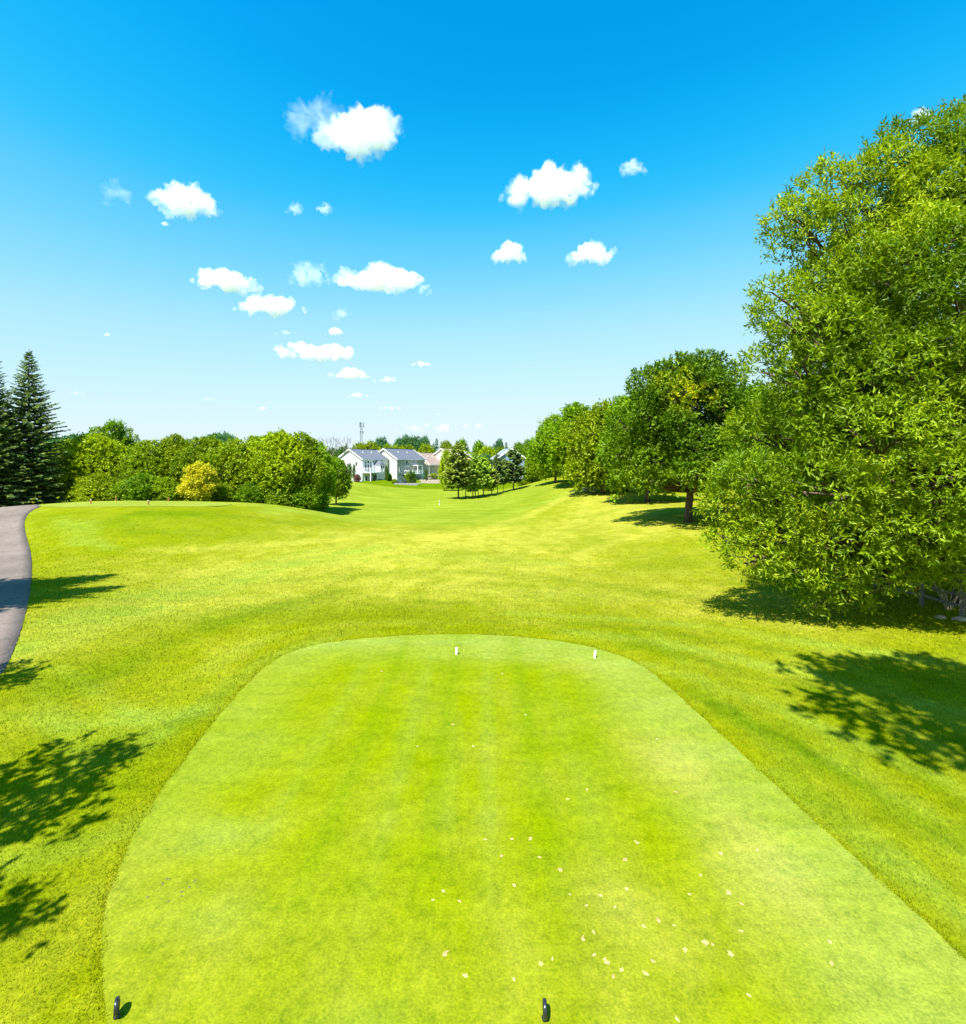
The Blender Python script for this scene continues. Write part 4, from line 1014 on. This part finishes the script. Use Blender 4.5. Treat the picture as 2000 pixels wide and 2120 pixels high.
# ------------------------------------------------------------------ trees round and behind the houses
bgt = [  # px, dist, base py, top py, stock, mat, width px, label
    (745, 205, 990, 917, 3, 'leaf_lime', 40, 'lime green tree above the left part of the white roof'), (772, 208, 990, 916, 1, 'leaf_lime', 34, 'lime green tree above the right part of the white roof'),
    (790, 240, 985, 905, 0, 'leaf_blue', 24, 'dark blue-green tree rising between the two slate roofs'), (802, 215, 990, 921, 1, 'leaf_lime', 26, 'lime tree in the gap between the two slate roofs'),
    (826, 225, 985, 922, 3, 'leaf_lime', 34, 'lime tree above the left part of the grey-green roof'), (846, 225, 985, 923, 3, 'leaf_lime', 28, 'lime tree above the middle of the grey-green roof'),
    (826, 270, 980, 907, 2, 'leaf_blue', 22, 'leftmost tree of the tall blue-green grove'), (843, 270, 980, 904, 0, 'leaf_blue', 26, 'second tree of the tall blue-green grove'), (860, 270, 980, 903, 1, 'leaf_blue', 28, 'third and tallest tree of the blue-green grove'), (878, 270, 980, 906, 0, 'leaf_blue', 24, 'rightmost tree of the tall blue-green grove'),
    (882, 210, 990, 919, 1, 'leaf_lime', 28, 'round lime tree right of the grey-green roof'), (924, 214, 990, 915, 1, 'leaf_lime', 30, 'round lime tree behind the tan house'),
    (955, 250, 985, 910, 0, 'leaf_row', 28, 'green tree behind the leftmost pine'), (993, 240, 985, 915, 1, 'leaf_row', 26, 'round green tree above the middle pines'),
    (1012, 225, 985, 924, 3, 'leaf_lime', 34, 'low lime tree above the middle pines'), (1032, 250, 985, 912, 2, 'leaf_blue', 22, 'slim blue-green tree left of the rightmost pine'),
    (1040, 215, 988, 926, 3, 'leaf_hedge', 30, 'low green tree behind the rightmost pine'), (1075, 240, 985, 918, 1, 'leaf_row', 26, 'green tree left above the pale grey roof'), (1097, 245, 985, 908, 0, 'leaf_row', 26, 'tall green tree above the pale grey roof'), (1114, 250, 985, 919, 1, 'leaf_blue', 26, 'dark tree where the horizon meets the right-hand row'),
    (925, 120, 1005, 930, 2, 'leaf_lime', 24, 'bright green slim tree left of the pines before the cream house'), (1000, 170, 992, 942, 3, 'leaf_blue', 40, 'blue-green tree behind the middle pines'), (1040, 150, 995, 945, 1, 'leaf_blue', 26, 'blue-green tree left of the broad pine'), (1098, 128, 1000, 950, 0, 'leaf_hedge', 26, 'green tree between the rightmost pine and the right-hand row'),
    (712, 170, 995, 923, 1, 'leaf_dark', 24, 'dark tree behind the left side of the white house'), (690, 190, 990, 930, 3, 'leaf_dark', 34, 'dark tree between the leafy belt and the white house'),
    (1138, 260, 985, 915, 3, 'leaf_row', 40, 'distant green tree behind the end of the right-hand row'), (1170, 240, 985, 905, 1, 'leaf_row', 40, 'distant tree hidden by the right-hand row')]
bw = (7.8, 8.8, 6.6, 10.0)
for k, (px, d, pb, pt, st, mt, wpx, lab) in enumerate(bgt[:-1]):
    x = (px-CX)/F*d; z0 = min(ztop(pb, d), Hs(x, d)); hh = ztop(pt, d) - z0
    place_tree('far_tree', RND[k % 2], (M[mt], M['bark_dark']), (x, d, z0), lab, 'tree', 'trees round the houses', s=wpx/F*d/9.2*1.35, sz=hh/10, rot=k*1.1)
FIR = make_conifer(63, 10, 1.6, .8, 20, 7, trunk_r=.1, twl=.7)
for px, d, pt, lab in ((898, 230, 916, 'small dark fir left of the tall slim fir behind the houses'), (904, 235, 906, 'tall slim fir behind the tan house'), (1048, 240, 914, 'slim dark fir behind the rightmost pine')):
    x = (px-CX)/F*d; z0 = Hs(x, d); hh = ztop(pt, d) - z0
    place_tree('fir_tree', FIR, (M['leaf_blue'], M['bark_dark']), (x, d, z0), lab, 'fir', 'firs behind the houses', s=hh/10*.8, sz=hh/10, rot=px)
# wooded skyline, far off: one mass
rgw = np.random.default_rng(91); lbw = []
for k in range(230):
    d = rgw.uniform(300, 420); px = rgw.uniform(-500, 2500); x = (px-CX)/F*d
    lbw.append((x, d, Hs(x, d) + rgw.uniform(1.5, 6.0), rgw.uniform(5, 9), rgw.uniform(4, 7), rgw.uniform(4, 7)))
cw = leaf_mesh('far_wood', [leaves(lbw, 26000, 3, 1.4, .9, rgw, hole=-9, lump_f=.3)])
tag(obj('far_wood', cw, M['leaf_blue']), 'blue-green wood along the far skyline', 'wood', kind='stuff')

# ------------------------------------------------------------------ lattice mast
M['steel'] = solid('galvanised_steel', (.10,.12,.14), .5, metal=.2, var=.1)
d = 260; x = (748-CX)/F*d; z0 = Hs(x, d); hh = ztop(874, d) - z0
tw = empty('radio_mast', (x, d, z0)); tag(tw, 'slim lattice radio mast above the white house', 'mast')
mb = MB(); hw = .62
for sx, sy in ((-1,-1),(1,-1),(1,1),(-1,1)): mb.tube([(sx*hw, sy*hw, 0), (sx*hw*.55, sy*hw*.55, hh)], [.07, .055], 5)
nb = 18
for k in range(nb):
    za, zb = hh*k/nb, hh*(k+1)/nb; wa, wb = hw*(1-.45*k/nb), hw*(1-.45*(k+1)/nb)
    c4 = ((-1,-1),(1,-1),(1,1),(-1,1))
    for i in range(4):
        a_, b_ = c4[i], c4[(i+1) % 4]
        mb.beam((a_[0]*wa, a_[1]*wa, za), (b_[0]*wb, b_[1]*wb, zb), .045, .045)
mb.build('lattice', M['steel'], tw)
for zz in (hh*.97, hh*.92, hh*.80):
    mb = MB(); r_ = 1.25 if zz > hh*.85 else .9
    for k in range(3):
        a = k*2.094 + .3; c, s_ = math.cos(a), math.sin(a)
        mb.beam((0, 0, zz), (r_*c, r_*s_, zz), .08, .08); mb.box(r_*c-.14, r_*c+.14, r_*s_-.14, r_*s_+.14, zz-.7, zz+.7)
    mb.build('antenna', M['steel'], tw)

# ------------------------------------------------------------------ tee markers, stakes, fence
M['marker_metal'] = solid('dark_marker_metal', (.05,.055,.065), .22, metal=.7, var=.2, scale=30, spec=.6)
M['marker_white'] = solid('white_marker', (.8,.8,.78), .5, var=.05)
M['marker_brown'] = solid('brown_marker', (.30,.10,.03), .6, var=.2)
M['stake_red'] = solid('red_stake', (.55,.08,.06), .6, var=.15); M['stake_pink'] = solid('faded_stake', (.68,.40,.36), .7, var=.1)
M['grey_wood'] = solid('grey_fence_wood', (.19,.17,.16), .9, var=.3, scale=12, bump=.5)
M['dead_wood'] = solid('dead_wood', (.42,.34,.24), .9, var=.25, scale=10, bump=.4)
def disc_marker(px, py, rot, label):
    b = ground_at(px, py); e = empty('tee_marker', b, rot, (.8, .8, .8)); tag(e, label, 'tee marker', 'dark markers at the front of the tee')
    mb = MB(); mb.lathe([(.034,-.06),(.034,.012),(.040,.018),(.040,.03),(.030,.036),(.022,.06)], 16); mb.build('stem', M['marker_metal'], e, True)
    # polished disc standing on edge, with a raised rim
    n_ = 28; V = []; prof = [(0, .018), (.05, .016), (.066, .012), (.072, .022), (.084, .022), (.09, .012), (.09, -.012), (.084, -.022), (.072, -.022), (.066, -.012), (.05, -.016), (0, -.018)]
    for r_, t in prof:
        for k in range(n_):
            a = 2*math.pi*k/n_; V.append((t, r_*math.cos(a), .135 + r_*1.08*math.sin(a)))
    Q_ = [(i*n_+k, i*n_+(k+1) % n_, (i+1)*n_+(k+1) % n_, (i+1)*n_+k) for i in range(len(prof)-1) for k in range(n_)]
    mb = MB(); mb.add(V, Q_); mb.build('disc', M['marker_metal'], e, True)
disc_marker(242, 2106, .47, 'dark polished disc marker at the lower left corner of the tee')
disc_marker(1128, 2111, -.03, 'dark polished disc marker at the bottom centre of the tee')
def white_marker(px, py, rot, label):
    b = ground_at(px, py); e = empty('white_marker', b, rot, (.85, .85, .85)); tag(e, label, 'tee marker', 'white markers at the back of the tee')
    MB().lathe([(.030,-.05),(.036,.0),(.040,.05),(.040,.17),(.034,.19)], 14).build('post', M['marker_white'], e, True)
    mb = MB(); mb.lathe([(.034,.19),(.042,.195),(.042,.215),(.030,.235),(.008,.245)], 14); mb.build('cap', M['marker_white'], e, True)
    e.rotation_euler = (0.03, 0.10*rot, 0)
white_marker(945, 1355, .3, 'white post marker nearest the middle of the tee\'s far end')
white_marker(1231, 1362, 1.0, 'white post marker near the right corner of the tee\'s far end')
for px, py, lab in ((188, 1043, 'front left brown marker on the far tee'), (307, 1045, 'front right brown marker on the far tee'), (240, 1037, 'back left brown marker on the far tee'), (349, 1038, 'back right brown marker on the far tee')):
    b = ground_at(px, py); e = empty('small_marker', b); tag(e, lab, 'tee marker', 'brown markers on the far tee')
    MB().lathe([(.07,-.05),(.075,.02),(.06,.10),(.065,.26),(.05,.28)], 12).build('post', M['marker_brown'], e, True)
    MB().lathe([(.05,.28),(.085,.31),(.09,.36),(.06,.41),(.01,.43)], 12).build('knob', M['marker_brown'] if py < 1040 else M['deck'], e, True)
b = ground_at(1661, 1203); e = empty('hazard_stake', b); tag(e, 'thin red and pink stake in the grass left of the big tree', 'stake')
MB().box(-.025, .025, -.025, .025, -.1, .34).build('lower_stake', M['stake_pink'], e); MB().box(-.027, .027, -.027, .027, .341, .62).build('upper_stake', M['stake_red'], e)
b = ground_at(910, 1046); e = empty('yardage_post', b, 0, (.6,.6,.62)); tag(e, 'small white banded post standing in the fairway', 'post')
MB().lathe([(.09,-.1),(.09,.45)], 10).build('lower_band', M['marker_white'], e, True); MB().lathe([(.092,.455),(.092,.75)], 10).build('dark_band', M['steel'], e, True); MB().lathe([(.09,.755),(.09,1.25),(.05,1.3)], 10).build('upper_band', M['marker_white'], e, True)
# split-rail fence under the big tree
fp = [ground_at(px, py) for px, py in ((1768, 1216), (1835, 1232), (1908, 1252), (1992, 1276), (2090, 1302))]
e = empty('rail_fence', fp[1]); tag(e, 'grey split-rail fence in the shade under the big tree', 'fence')
o0 = Vector(fp[1])
for k, p in enumerate(fp):
    q = Vector(p) - o0
    MB().beam(q + Vector((0,0,-.3)), q + Vector((.02,.01,.95 + .04*(k % 2))), .13, .12).build('post', M['grey_wood'], e)
for k in range(len(fp)-1):
    a, c = Vector(fp[k]) - o0, Vector(fp[k+1]) - o0
    for zz in (.38, .78):
        MB().tube([a + Vector((0,-.05,zz + .03)), (a+c)/2 + Vector((0,-.05,zz-.02)), c + Vector((0,-.05,zz))], [.05,.06,.045], 6).build('rail', M['grey_wood'], e)
# red bucket behind the fence
b = ground_at(1936, 1244); b = (b[0], b[1] + .9, Hs(b[0], b[1] + .9)); e = empty('red_bucket', b); tag(e, 'red bucket behind the rail fence', 'bucket')
mb = MB(); mb.lathe([(.16,0),(.20,.40),(.215,.40),(.215,.43),(.19,.43),(.15,.03)], 18); mb.build('pail', M['stake_red'], e, True)
mb = MB(); mb.tube([(.21*math.cos(t), 0, .41 + .2*math.sin(t)) for t in np.linspace(0, math.pi, 9)], [.008]*9, 5); mb.build('handle', M['steel'], e, True)
# dead brush leaning on the fence
b = ground_at(1966, 1262); rgd = np.random.default_rng(5); mb = MB()
for k in range(16):
    a = rgd.uniform(0, 6.28); l = rgd.uniform(.6, 1.3); ex = np.array([math.cos(a)*.45*l, math.sin(a)*.4*l + .1, l*.95])
    mb.tube([(rgd.normal()*.06, rgd.normal()*.06, -.05), ex*.5 + rgd.normal(size=3)*.06, ex], [.022, .015, .006], 4)
tag(mb.build('dead_brush', M['dead_wood'], None, loc=b), 'pale dead stems leaning at the right end of the rail fence', 'dead brush')
# boulders
def boulder(seed, b, sx, sy, sz, mat, label):
    import bmesh
    bm = bmesh.new(); bmesh.ops.create_icosphere(bm, subdivisions=3, radius=1)
    for v in bm.verts:
        n_ = mnoise.noise(v.co*1.3 + Vector((seed, 0, 0))) * .35 + mnoise.noise(v.co*3.1 + Vector((0, seed, 0))) * .12
        v.co *= 1 + n_; v.co.x *= sx; v.co.y *= sy; v.co.z *= sz
    me = bpy.data.meshes.new('boulder'); bm.to_mesh(me); bm.free()
    return tag(obj('boulder', me, mat, None, (b[0], b[1], b[2] + sz*.35)), label, 'boulder')
boulder(3, ground_at(1213, 1017), .75, .6, .55, M['stone'], 'pale boulder in the shade of the right-hand row')
boulder(8, ground_at(1228, 1019), .5, .5, .35, M['stone_dark'], 'smaller grey boulder beside the pale one in the row\'s shade')
boulder(12, ground_at(1988, 1284), .26, .2, .10, M['stone'], 'flat pale stone at the right end of the rail fence')
boulder(15, ground_at(1948, 1280), .16, .14, .08, M['stone'], 'small pale stone just left of the flat one at the fence')

# ------------------------------------------------------------------ divots and scuffs in the tee
M['divot'] = solid('divot_sand', (.33,.315,.11), .95, var=.35, scale=40, bump=.4); M['divot_tan'] = solid('divot_earth', (.34,.25,.10), .95, var=.3, scale=25, bump=.4); M['scuff'] = solid('scuffed_turf', (.12,.135,.03), .95, var=.35, scale=30, bump=.5)
rgv = np.random.default_rng(77)
dv = [(921,1975,13),(962,2020,12),(1120,1995,11),(1143,1985,7),(1207,1943,10),(1229,1930,9),(1256,1991,13),(1230,1977,8),(1270,2022,7),(1287,2008,9),(1336,2015,11),(1333,1918,9),(1363,1905,11),(1396,1916,8),(1419,1967,12),(1460,1952,14),(1475,1955,8),(1512,1975,14),(1534,1928,9),(1508,1848,12),(1536,1872,9),(1298,1841,11),(1243,1854,9),(1273,1878,8),(1295,1780,12),(1318,1744,10),(1493,1768,11),(1568,1760,9),(1160,1801,12),(1118,1775,8),(1099,1736,11),(1060,1737,9),(1038,1772,8),(1005,1738,8),(1065,1833,10),(918,1845,9),(952,1866,8),(897,1864,7),(1450,1812,8),(1427,1852,7),(1352,1990,9),(1064,2028,8),(1180,1852,6),(1214,1875,7),(1400,1640,8),(1175,1655,8),(1215,1635,7),(1360,1530,7),(938,1500,8),(1040,1395,7),(980,1545,7),(865,1545,6),(790,1390,7),(1088,1480,6),(1718,1950,10),(1722,1995,9),(1927,1790,9),(1550,2060,9),(1402,2110,10)]
for k, (px, py, wpx) in enumerate(dv):
    g = ground_at(px, py)
    if not inside(TEE, np.array([g[0]]), np.array([g[1]]))[0]: continue
    r_ = wpx/F*math.hypot(g[1], CAM_H)*.30; n_ = 19; ring = []
    an = rgv.uniform(0, 3.14)
    for j in range(n_):
        a = 2*math.pi*j/n_; q = r_*rgv.uniform(.45, 1.3)
        ux, uy = q*math.cos(a), q*1.5*math.sin(a); ring.append((ux*math.cos(an)-uy*math.sin(an), ux*math.sin(an)+uy*math.cos(an), 0.0))
    V = [(0,0,.006)] + ring; T_ = [(0, 1+j, 1+(j+1) % n_) for j in range(n_)]
    mb = MB(); mb.add(V, (), T_); mb.build('divot', M['divot'] if k % 4 else M['divot_tan'], tee, True, loc=(g[0], g[1], g[2] + .004))
for px, py in ((330, 1835), (384, 1838)):
    g = ground_at(px, py)
    for q in range(9):
        gx, gy = g[0] + .012*q - .04 + rgv.normal()*.035, g[1] + .035*q - .15 + rgv.normal()*.03
        mb = MB(); n_ = 7; rr = rgv.uniform(.006, .02)
        mb.add([(0,0,.004)] + [(rr*rgv.uniform(.6,1.3)*math.cos(6.283*j/n_), rr*rgv.uniform(.6,1.3)*math.sin(6.283*j/n_), 0) for j in range(n_)], (), [(0,1+j,1+(j+1) % n_) for j in range(n_)])
        mb.build('scuff', M['scuff'], tee, True, loc=(gx, gy, g[2] + .004))

# ------------------------------------------------------------------ trees outside the picture whose shade falls into it
def off_tree(name, meshes, mats, x, y, s, label, sz=None, rot=0, zoff=0):
    place_tree(name, meshes, mats, (x, y, Hs(x, y)), label, 'tree', None, s=s, sz=sz, rot=rot)
for k, (x, y) in enumerate(((-23.6, 14.2), (-26.0, 16.8))):
    off_tree('spruce_tree', SPR[k], (M['needle'], M['bark_dark']), x, y, 1.05, ('nearer', 'farther')[k] + ' spruce left of the picture whose shade crosses the cart path', rot=k)
off_tree('roadside_tree', WISPY, (M['leaf_row'], M['bark_dark']), -9.6, 4.75, .84, 'tree left of the picture shading the grass beside the tee', rot=2.0)
off_tree('roadside_tree', WISPY, (M['leaf_row'], M['bark_dark']), -7.8, 2.75, .62, 'smaller tree left of the picture, shading the lower left corner', rot=.4)
off_tree('roadside_tree', WISPY, (M['leaf_row'], M['bark_dark']), -14.4, 9.1, .72, 'tree left of the cart path with a short shade on its edge', rot=1.4)
LOFTY = make_broadleaf(81, 16.6, 4.0, 12.6, 24, 4200, 5, .30, .16, trunk_r=.26, lr=.30, every=1, hole=-.8, prof=lambda t: 4.0*(1 - .6*abs(2*t - .9)**2))
off_tree('lot_tree', LOFTY, (M['leaf_row'], M['bark']), 6.35, 3.3, 1.0, 'tall tree right of the picture casting the dark shade beside the tee', rot=.9)

# ------------------------------------------------------------------ blades of the rough round the tee
rgb = np.random.default_rng(202)
def scatter(y0, y1, dens, ln, wd):
    ya = rgb.uniform(y0, y1, int((y1 - y0) * 2.3 * (y1 + 3) * dens)); half = 1.1*ya + 2
    xa = rgb.uniform(-1, 1, len(ya)) * 1.15 * (y1 + 3); k = np.abs(xa) < half; xa, ya = xa[k], ya[k]
    k = ~inside(TEE, xa, ya) & ~inside(PATH_POLY, xa, ya) & ~inside(FT, xa, ya) & (rgb.random(len(xa)) < smooth(44, 20, ya)); xa, ya = xa[k], ya[k]
    m = len(xa); an = rgb.uniform(0, 6.28, m); l = ln*rgb.uniform(.5, 1.3, m); w_ = wd*rgb.uniform(.6, 1.2, m); le = rgb.uniform(.15, .95, m); la = rgb.uniform(0, 6.28, m)
    z = H(xa, ya) - .004
    V = np.empty((m, 3, 3)); c, s_ = np.cos(an)*w_/2, np.sin(an)*w_/2
    V[:,0] = np.stack([xa - c, ya - s_, z], 1); V[:,1] = np.stack([xa + c, ya + s_, z], 1)
    V[:,2] = np.stack([xa + np.cos(la)*np.sin(le)*l, ya + np.sin(la)*np.sin(le)*l, z + np.cos(le)*l], 1)
    return V.reshape(-1, 3)
ys = [3.2, 4.6, 6.2, 8, 10, 12.5, 15.5, 19, 23, 28, 34, 42, 50]
V = np.concatenate([scatter(a, b, 1500*(6/((a+b)/2))**1.75, .05*(((a+b)/2)/6)**.35, .011*(((a+b)/2)/6)**.85) for a, b in zip(ys[:-1], ys[1:])])
E = np.concatenate([TEE, TEE[:1]]); seg = np.hypot(*(E[1:] - E[:-1]).T); cum = np.concatenate([[0], np.cumsum(seg)])
u = rgb.uniform(0, cum[-1], 9000); fx, fy = np.interp(u, cum, E[:,0]), np.interp(u, cum, E[:,1])
T_ = np.gradient(TEE, axis=0); ctr = TEE.mean(0)
j = np.searchsorted(cum, u) - 1; tg = (E[1:] - E[:-1])[j]; nrm_ = np.stack([tg[:,1], -tg[:,0]], 1); nrm_ /= np.linalg.norm(nrm_, axis=1)[:, None]
sg = np.sign(((np.stack([fx, fy], 1) - ctr)*nrm_).sum(1)); off = np.abs(rgb.normal(size=len(u)))*.07 - .02 + .025*np.sin(u*5.3) + .02*np.sin(u*13.1)
fx += nrm_[:,0]*sg*off; fy += nrm_[:,1]*sg*off
m = len(fx); an = rgb.uniform(0, 6.28, m); l = .055*rgb.uniform(.5, 1.3, m); w_ = .012*rgb.uniform(.6, 1.2, m); le = rgb.uniform(.1, .9, m); la = rgb.uniform(0, 6.28, m); z = H(fx, fy) - .004
Vf = np.empty((m, 3, 3)); c, s_ = np.cos(an)*w_/2, np.sin(an)*w_/2
Vf[:,0] = np.stack([fx - c, fy - s_, z], 1); Vf[:,1] = np.stack([fx + c, fy + s_, z], 1); Vf[:,2] = np.stack([fx + np.cos(la)*np.sin(le)*l, fy + np.sin(la)*np.sin(le)*l, z + np.cos(le)*l], 1)
V = np.concatenate([V, Vf.reshape(-1, 3)])
me = mesh_np('rough_grass', V, np.arange(len(V)).reshape(-1, 3))
cattr(me, 'paint', paint_rough(V[:,0], V[:,1]))
tag(obj('rough_grass', me, M['blades']), 'longer mown grass of the rough round the tee', 'grass', kind='stuff')

# ------------------------------------------------------------------ clouds
import bmesh
def cloud_mat(name, dens, H_, seed, soft):
    """white droplets, thick in the middle and fraying outwards"""
    m, N, L = new_mat(name)
    out = N.new('ShaderNodeOutputMaterial'); v = N.new('ShaderNodeVolumeScatter'); v.inputs['Color'].default_value = (1, 1, 1, 1)
    tc = N.new('ShaderNodeTexCoord')
    mp = N.new('ShaderNodeMapping'); mp.inputs['Location'].default_value = (-1, -1, -1); mp.inputs['Scale'].default_value = (2, 2, 2); L.new(tc.outputs['Generated'], mp.inputs['Vector'])
    ln = N.new('ShaderNodeVectorMath'); ln.operation = 'DOT_PRODUCT'; L.new(mp.outputs[0], ln.inputs[0]); L.new(mp.outputs[0], ln.inputs[1])
    mo = N.new('ShaderNodeMapping'); mo.inputs['Location'].default_value = (seed*3.1, seed, 0); mo.inputs['Scale'].default_value = (1/H_,)*3; L.new(tc.outputs['Object'], mo.inputs['Vector'])
    nz = N.new('ShaderNodeTexNoise'); nz.inputs['Scale'].default_value = 2.6; nz.inputs['Detail'].default_value = 6; nz.inputs['Roughness'].default_value = .62; L.new(mo.outputs[0], nz.inputs['Vector'])
    a1 = N.new('ShaderNodeMath'); a1.operation = 'MULTIPLY_ADD'; a1.inputs[1].default_value = -.55; a1.inputs[2].default_value = .75 - soft; L.new(ln.outputs['Value'], a1.inputs[0])
    a2 = N.new('ShaderNodeMath'); a2.operation = 'MULTIPLY_ADD'; a2.inputs[1].default_value = 3.4; a2.inputs[2].default_value = -1.7; L.new(nz.outputs[0], a2.inputs[0])
    a3 = N.new('ShaderNodeMath'); a3.operation = 'ADD'; a3.use_clamp = True; L.new(a1.outputs[0], a3.inputs[0]); L.new(a2.outputs[0], a3.inputs[1])
    a4 = N.new('ShaderNodeMath'); a4.operation = 'MULTIPLY'; a4.inputs[1].default_value = dens; L.new(a3.outputs[0], a4.inputs[0])
    L.new(a4.outputs[0], v.inputs['Density']); L.new(v.outputs[0], out.inputs['Volume'])
    return m
def cloud(px, py, wpx, hpx, label, seed, thick=6.0, puffs=16, ragged=.35, tilt=0.0):
    t = (HY - py)/F; d = 1150/t if py < 860 else 12000
    sc_ = d/F; W_, H_ = wpx*1.1*sc_, hpx*.88*sc_
    rg = np.random.default_rng(seed); bm = bmesh.new()
    for k in range(puffs):
        u = rg.uniform(-.5, .5) if k else 0
        env = max(.18, 1 - (2*abs(u))**2.2); r_ = H_*.5*env*rg.uniform(.45, .95) if k else H_*.46
        z_ = (-.5*H_ + r_*.8) + rg.uniform(0, 1)*max(0, H_*env - 1.9*r_) + u*tilt*W_
        mt = Matrix.Translation((u*(W_ - 1.2*r_), rg.uniform(-.25, .25)*W_*.6, z_)) @ Matrix.Diagonal((1.25, 1.1, .95, 1))
        bmesh.ops.create_icosphere(bm, subdivisions=3, radius=r_, matrix=mt)
    me0 = bpy.data.meshes.new('cloud'); bm.to_mesh(me0); bm.free()
    o = bpy.data.objects.new('cloud', me0); COL.objects.link(o)
    md = o.modifiers.new('r', 'REMESH'); md.mode = 'VOXEL'; md.voxel_size = max(W_/90, H_/26)
    dg = bpy.context.evaluated_depsgraph_get(); me = bpy.data.meshes.new_from_object(o.evaluated_get(dg)); o.modifiers.clear()
    o.data = me; bpy.data.meshes.remove(me0)
    me.name = 'cloud'
    nv = len(me.vertices); co = np.empty(nv*3, np.float32); me.vertices.foreach_get('co', co); co = co.reshape(-1, 3)
    no = np.empty(nv*3, np.float32); me.vertices.foreach_get('normal', no); no = no.reshape(-1, 3)
    for i in range(nv):
        p = Vector(co[i]) / H_
        n_ = mnoise.fractal(p*2.6 + Vector((seed, 0, 0)), .6, 2.2, 6)
        co[i] += no[i] * (n_ * ragged * H_ * .45)
    me.vertices.foreach_set('co', co.ravel()); me.update()
    me.materials.clear(); me.materials.append(cloud_mat('cloud_air', thick*1.15/H_, H_, seed, .0 if thick > 1.3 else .25))
    o.location = ((px - CX)*sc_, d, CAM_H + t*d if py < 860 else ztop(py, d))
    tag(o, label, 'cloud')
    return o
cloud(745, 258, 178, 98, 'largest ragged white cloud, highest in the sky', 1, 3.50, 22, 0.63)
cloud(655, 240, 110, 88, 'thin torn wisp on the left side of the highest cloud', 2, 0.63, 12, 1.03)
cloud(1140, 378, 215, 80, 'long white cloud upper right, rising to the right', 3, 3.50, 22, 0.57, .12)
cloud(1306, 346, 62, 34, 'small puff trailing right of the long upper right cloud', 4, 1.25, 10, 0.69, .15)
cloud(388, 412, 130, 66, 'bright white cloud at the upper left', 5, 3.00, 18, 0.69)
cloud(243, 398, 62, 44, 'faint wisp left of the bright upper left cloud', 6, 0.35, 10, 1.03)
cloud(612, 430, 34, 26, 'left one of two tiny faint puffs below the highest cloud', 7, 0.70, 8, 0.80)
cloud(672, 430, 48, 20, 'right one of two tiny faint puffs below the highest cloud', 8, 0.98, 8, 0.80, .2)
cloud(1055, 520, 70, 46, 'small bright cloud, left of the pair at right of centre', 9, 3.00, 14, 0.57)
cloud(1226, 522, 104, 46, 'small bright cloud, right of the pair at right of centre', 10, 2.50, 14, 0.63)
cloud(478, 578, 142, 54, 'white cloud sloping down to the right, left of centre', 11, 3.50, 18, 0.46, -.12)
cloud(564, 627, 138, 46, 'flat-bottomed white cloud just below the sloping one', 12, 3.50, 18, 0.46)
cloud(640, 560, 84, 54, 'ragged thin cloud left of the broad white one', 13, 1.10, 14, 0.92, .15)
cloud(784, 572, 196, 66, 'broad solid white cloud in the middle of the sky', 14, 4.00, 24, 0.46)
cloud(692, 684, 36, 20, 'tiny round cloud above the long low one', 15, 2.50, 8, 0.46)
cloud(592, 688, 66, 13, 'faint flat streak left of the tiny round cloud', 16, 0.70, 10, 0.69)
cloud(706, 648, 48, 24, 'faint torn wisp below the broad solid cloud', 17, 0.56, 10, 1.03, .3)
cloud(666, 725, 205, 40, 'long low white cloud above the houses', 18, 4.00, 24, 0.52, -.02)
cloud(722, 771, 98, 28, 'low white cloud just under the long low one', 19, 3.50, 14, 0.46)
cloud(804, 785, 70, 15, 'thin cloud trailing right of the low white one', 20, 1.50, 10, 0.57)
cloud(872, 753, 50, 15, 'small flat cloud to the right of the long low one', 21, 2.50, 8, 0.46)
cloud(744, 817, 44, 13, 'tiny low cloud straight above the houses', 22, 2.00, 8, 0.46)
cloud(222, 692, 18, 8, 'speck of cloud above the leafy belt at the left', 23, 1.50, 6, 0.46)
cloud(340, 463, 22, 10, 'speck of cloud below the bright upper left cloud', 24, 1.40, 6, 0.69)
cloud(1900, 240, 40, 30, 'small cloud beside the top of the big tree', 25, 1.40, 10, 0.92)
cloud(545, 845, 40, 8, 'thin low streak of cloud above the leafy belt', 26, 1.50, 8, 0.46)
cloud(432, 827, 70, 7, 'faint streak low above the left part of the leafy belt', 31, .8, 10, .5)
cloud(158, 813, 80, 9, 'faint streak low above the tall spruce', 32, .8, 10, .5)
cloud(905, 857, 90, 7, 'faint streak low above the tan house', 33, .8, 10, .5)
cloud(810, 843, 90, 10, 'faint double streak low above the grey-green house', 34, 1.2, 12, .5)
cloud(920, 884, 330, 24, 'long pale cloud bank on the horizon above the houses', 35, 1.3, 24, .4)
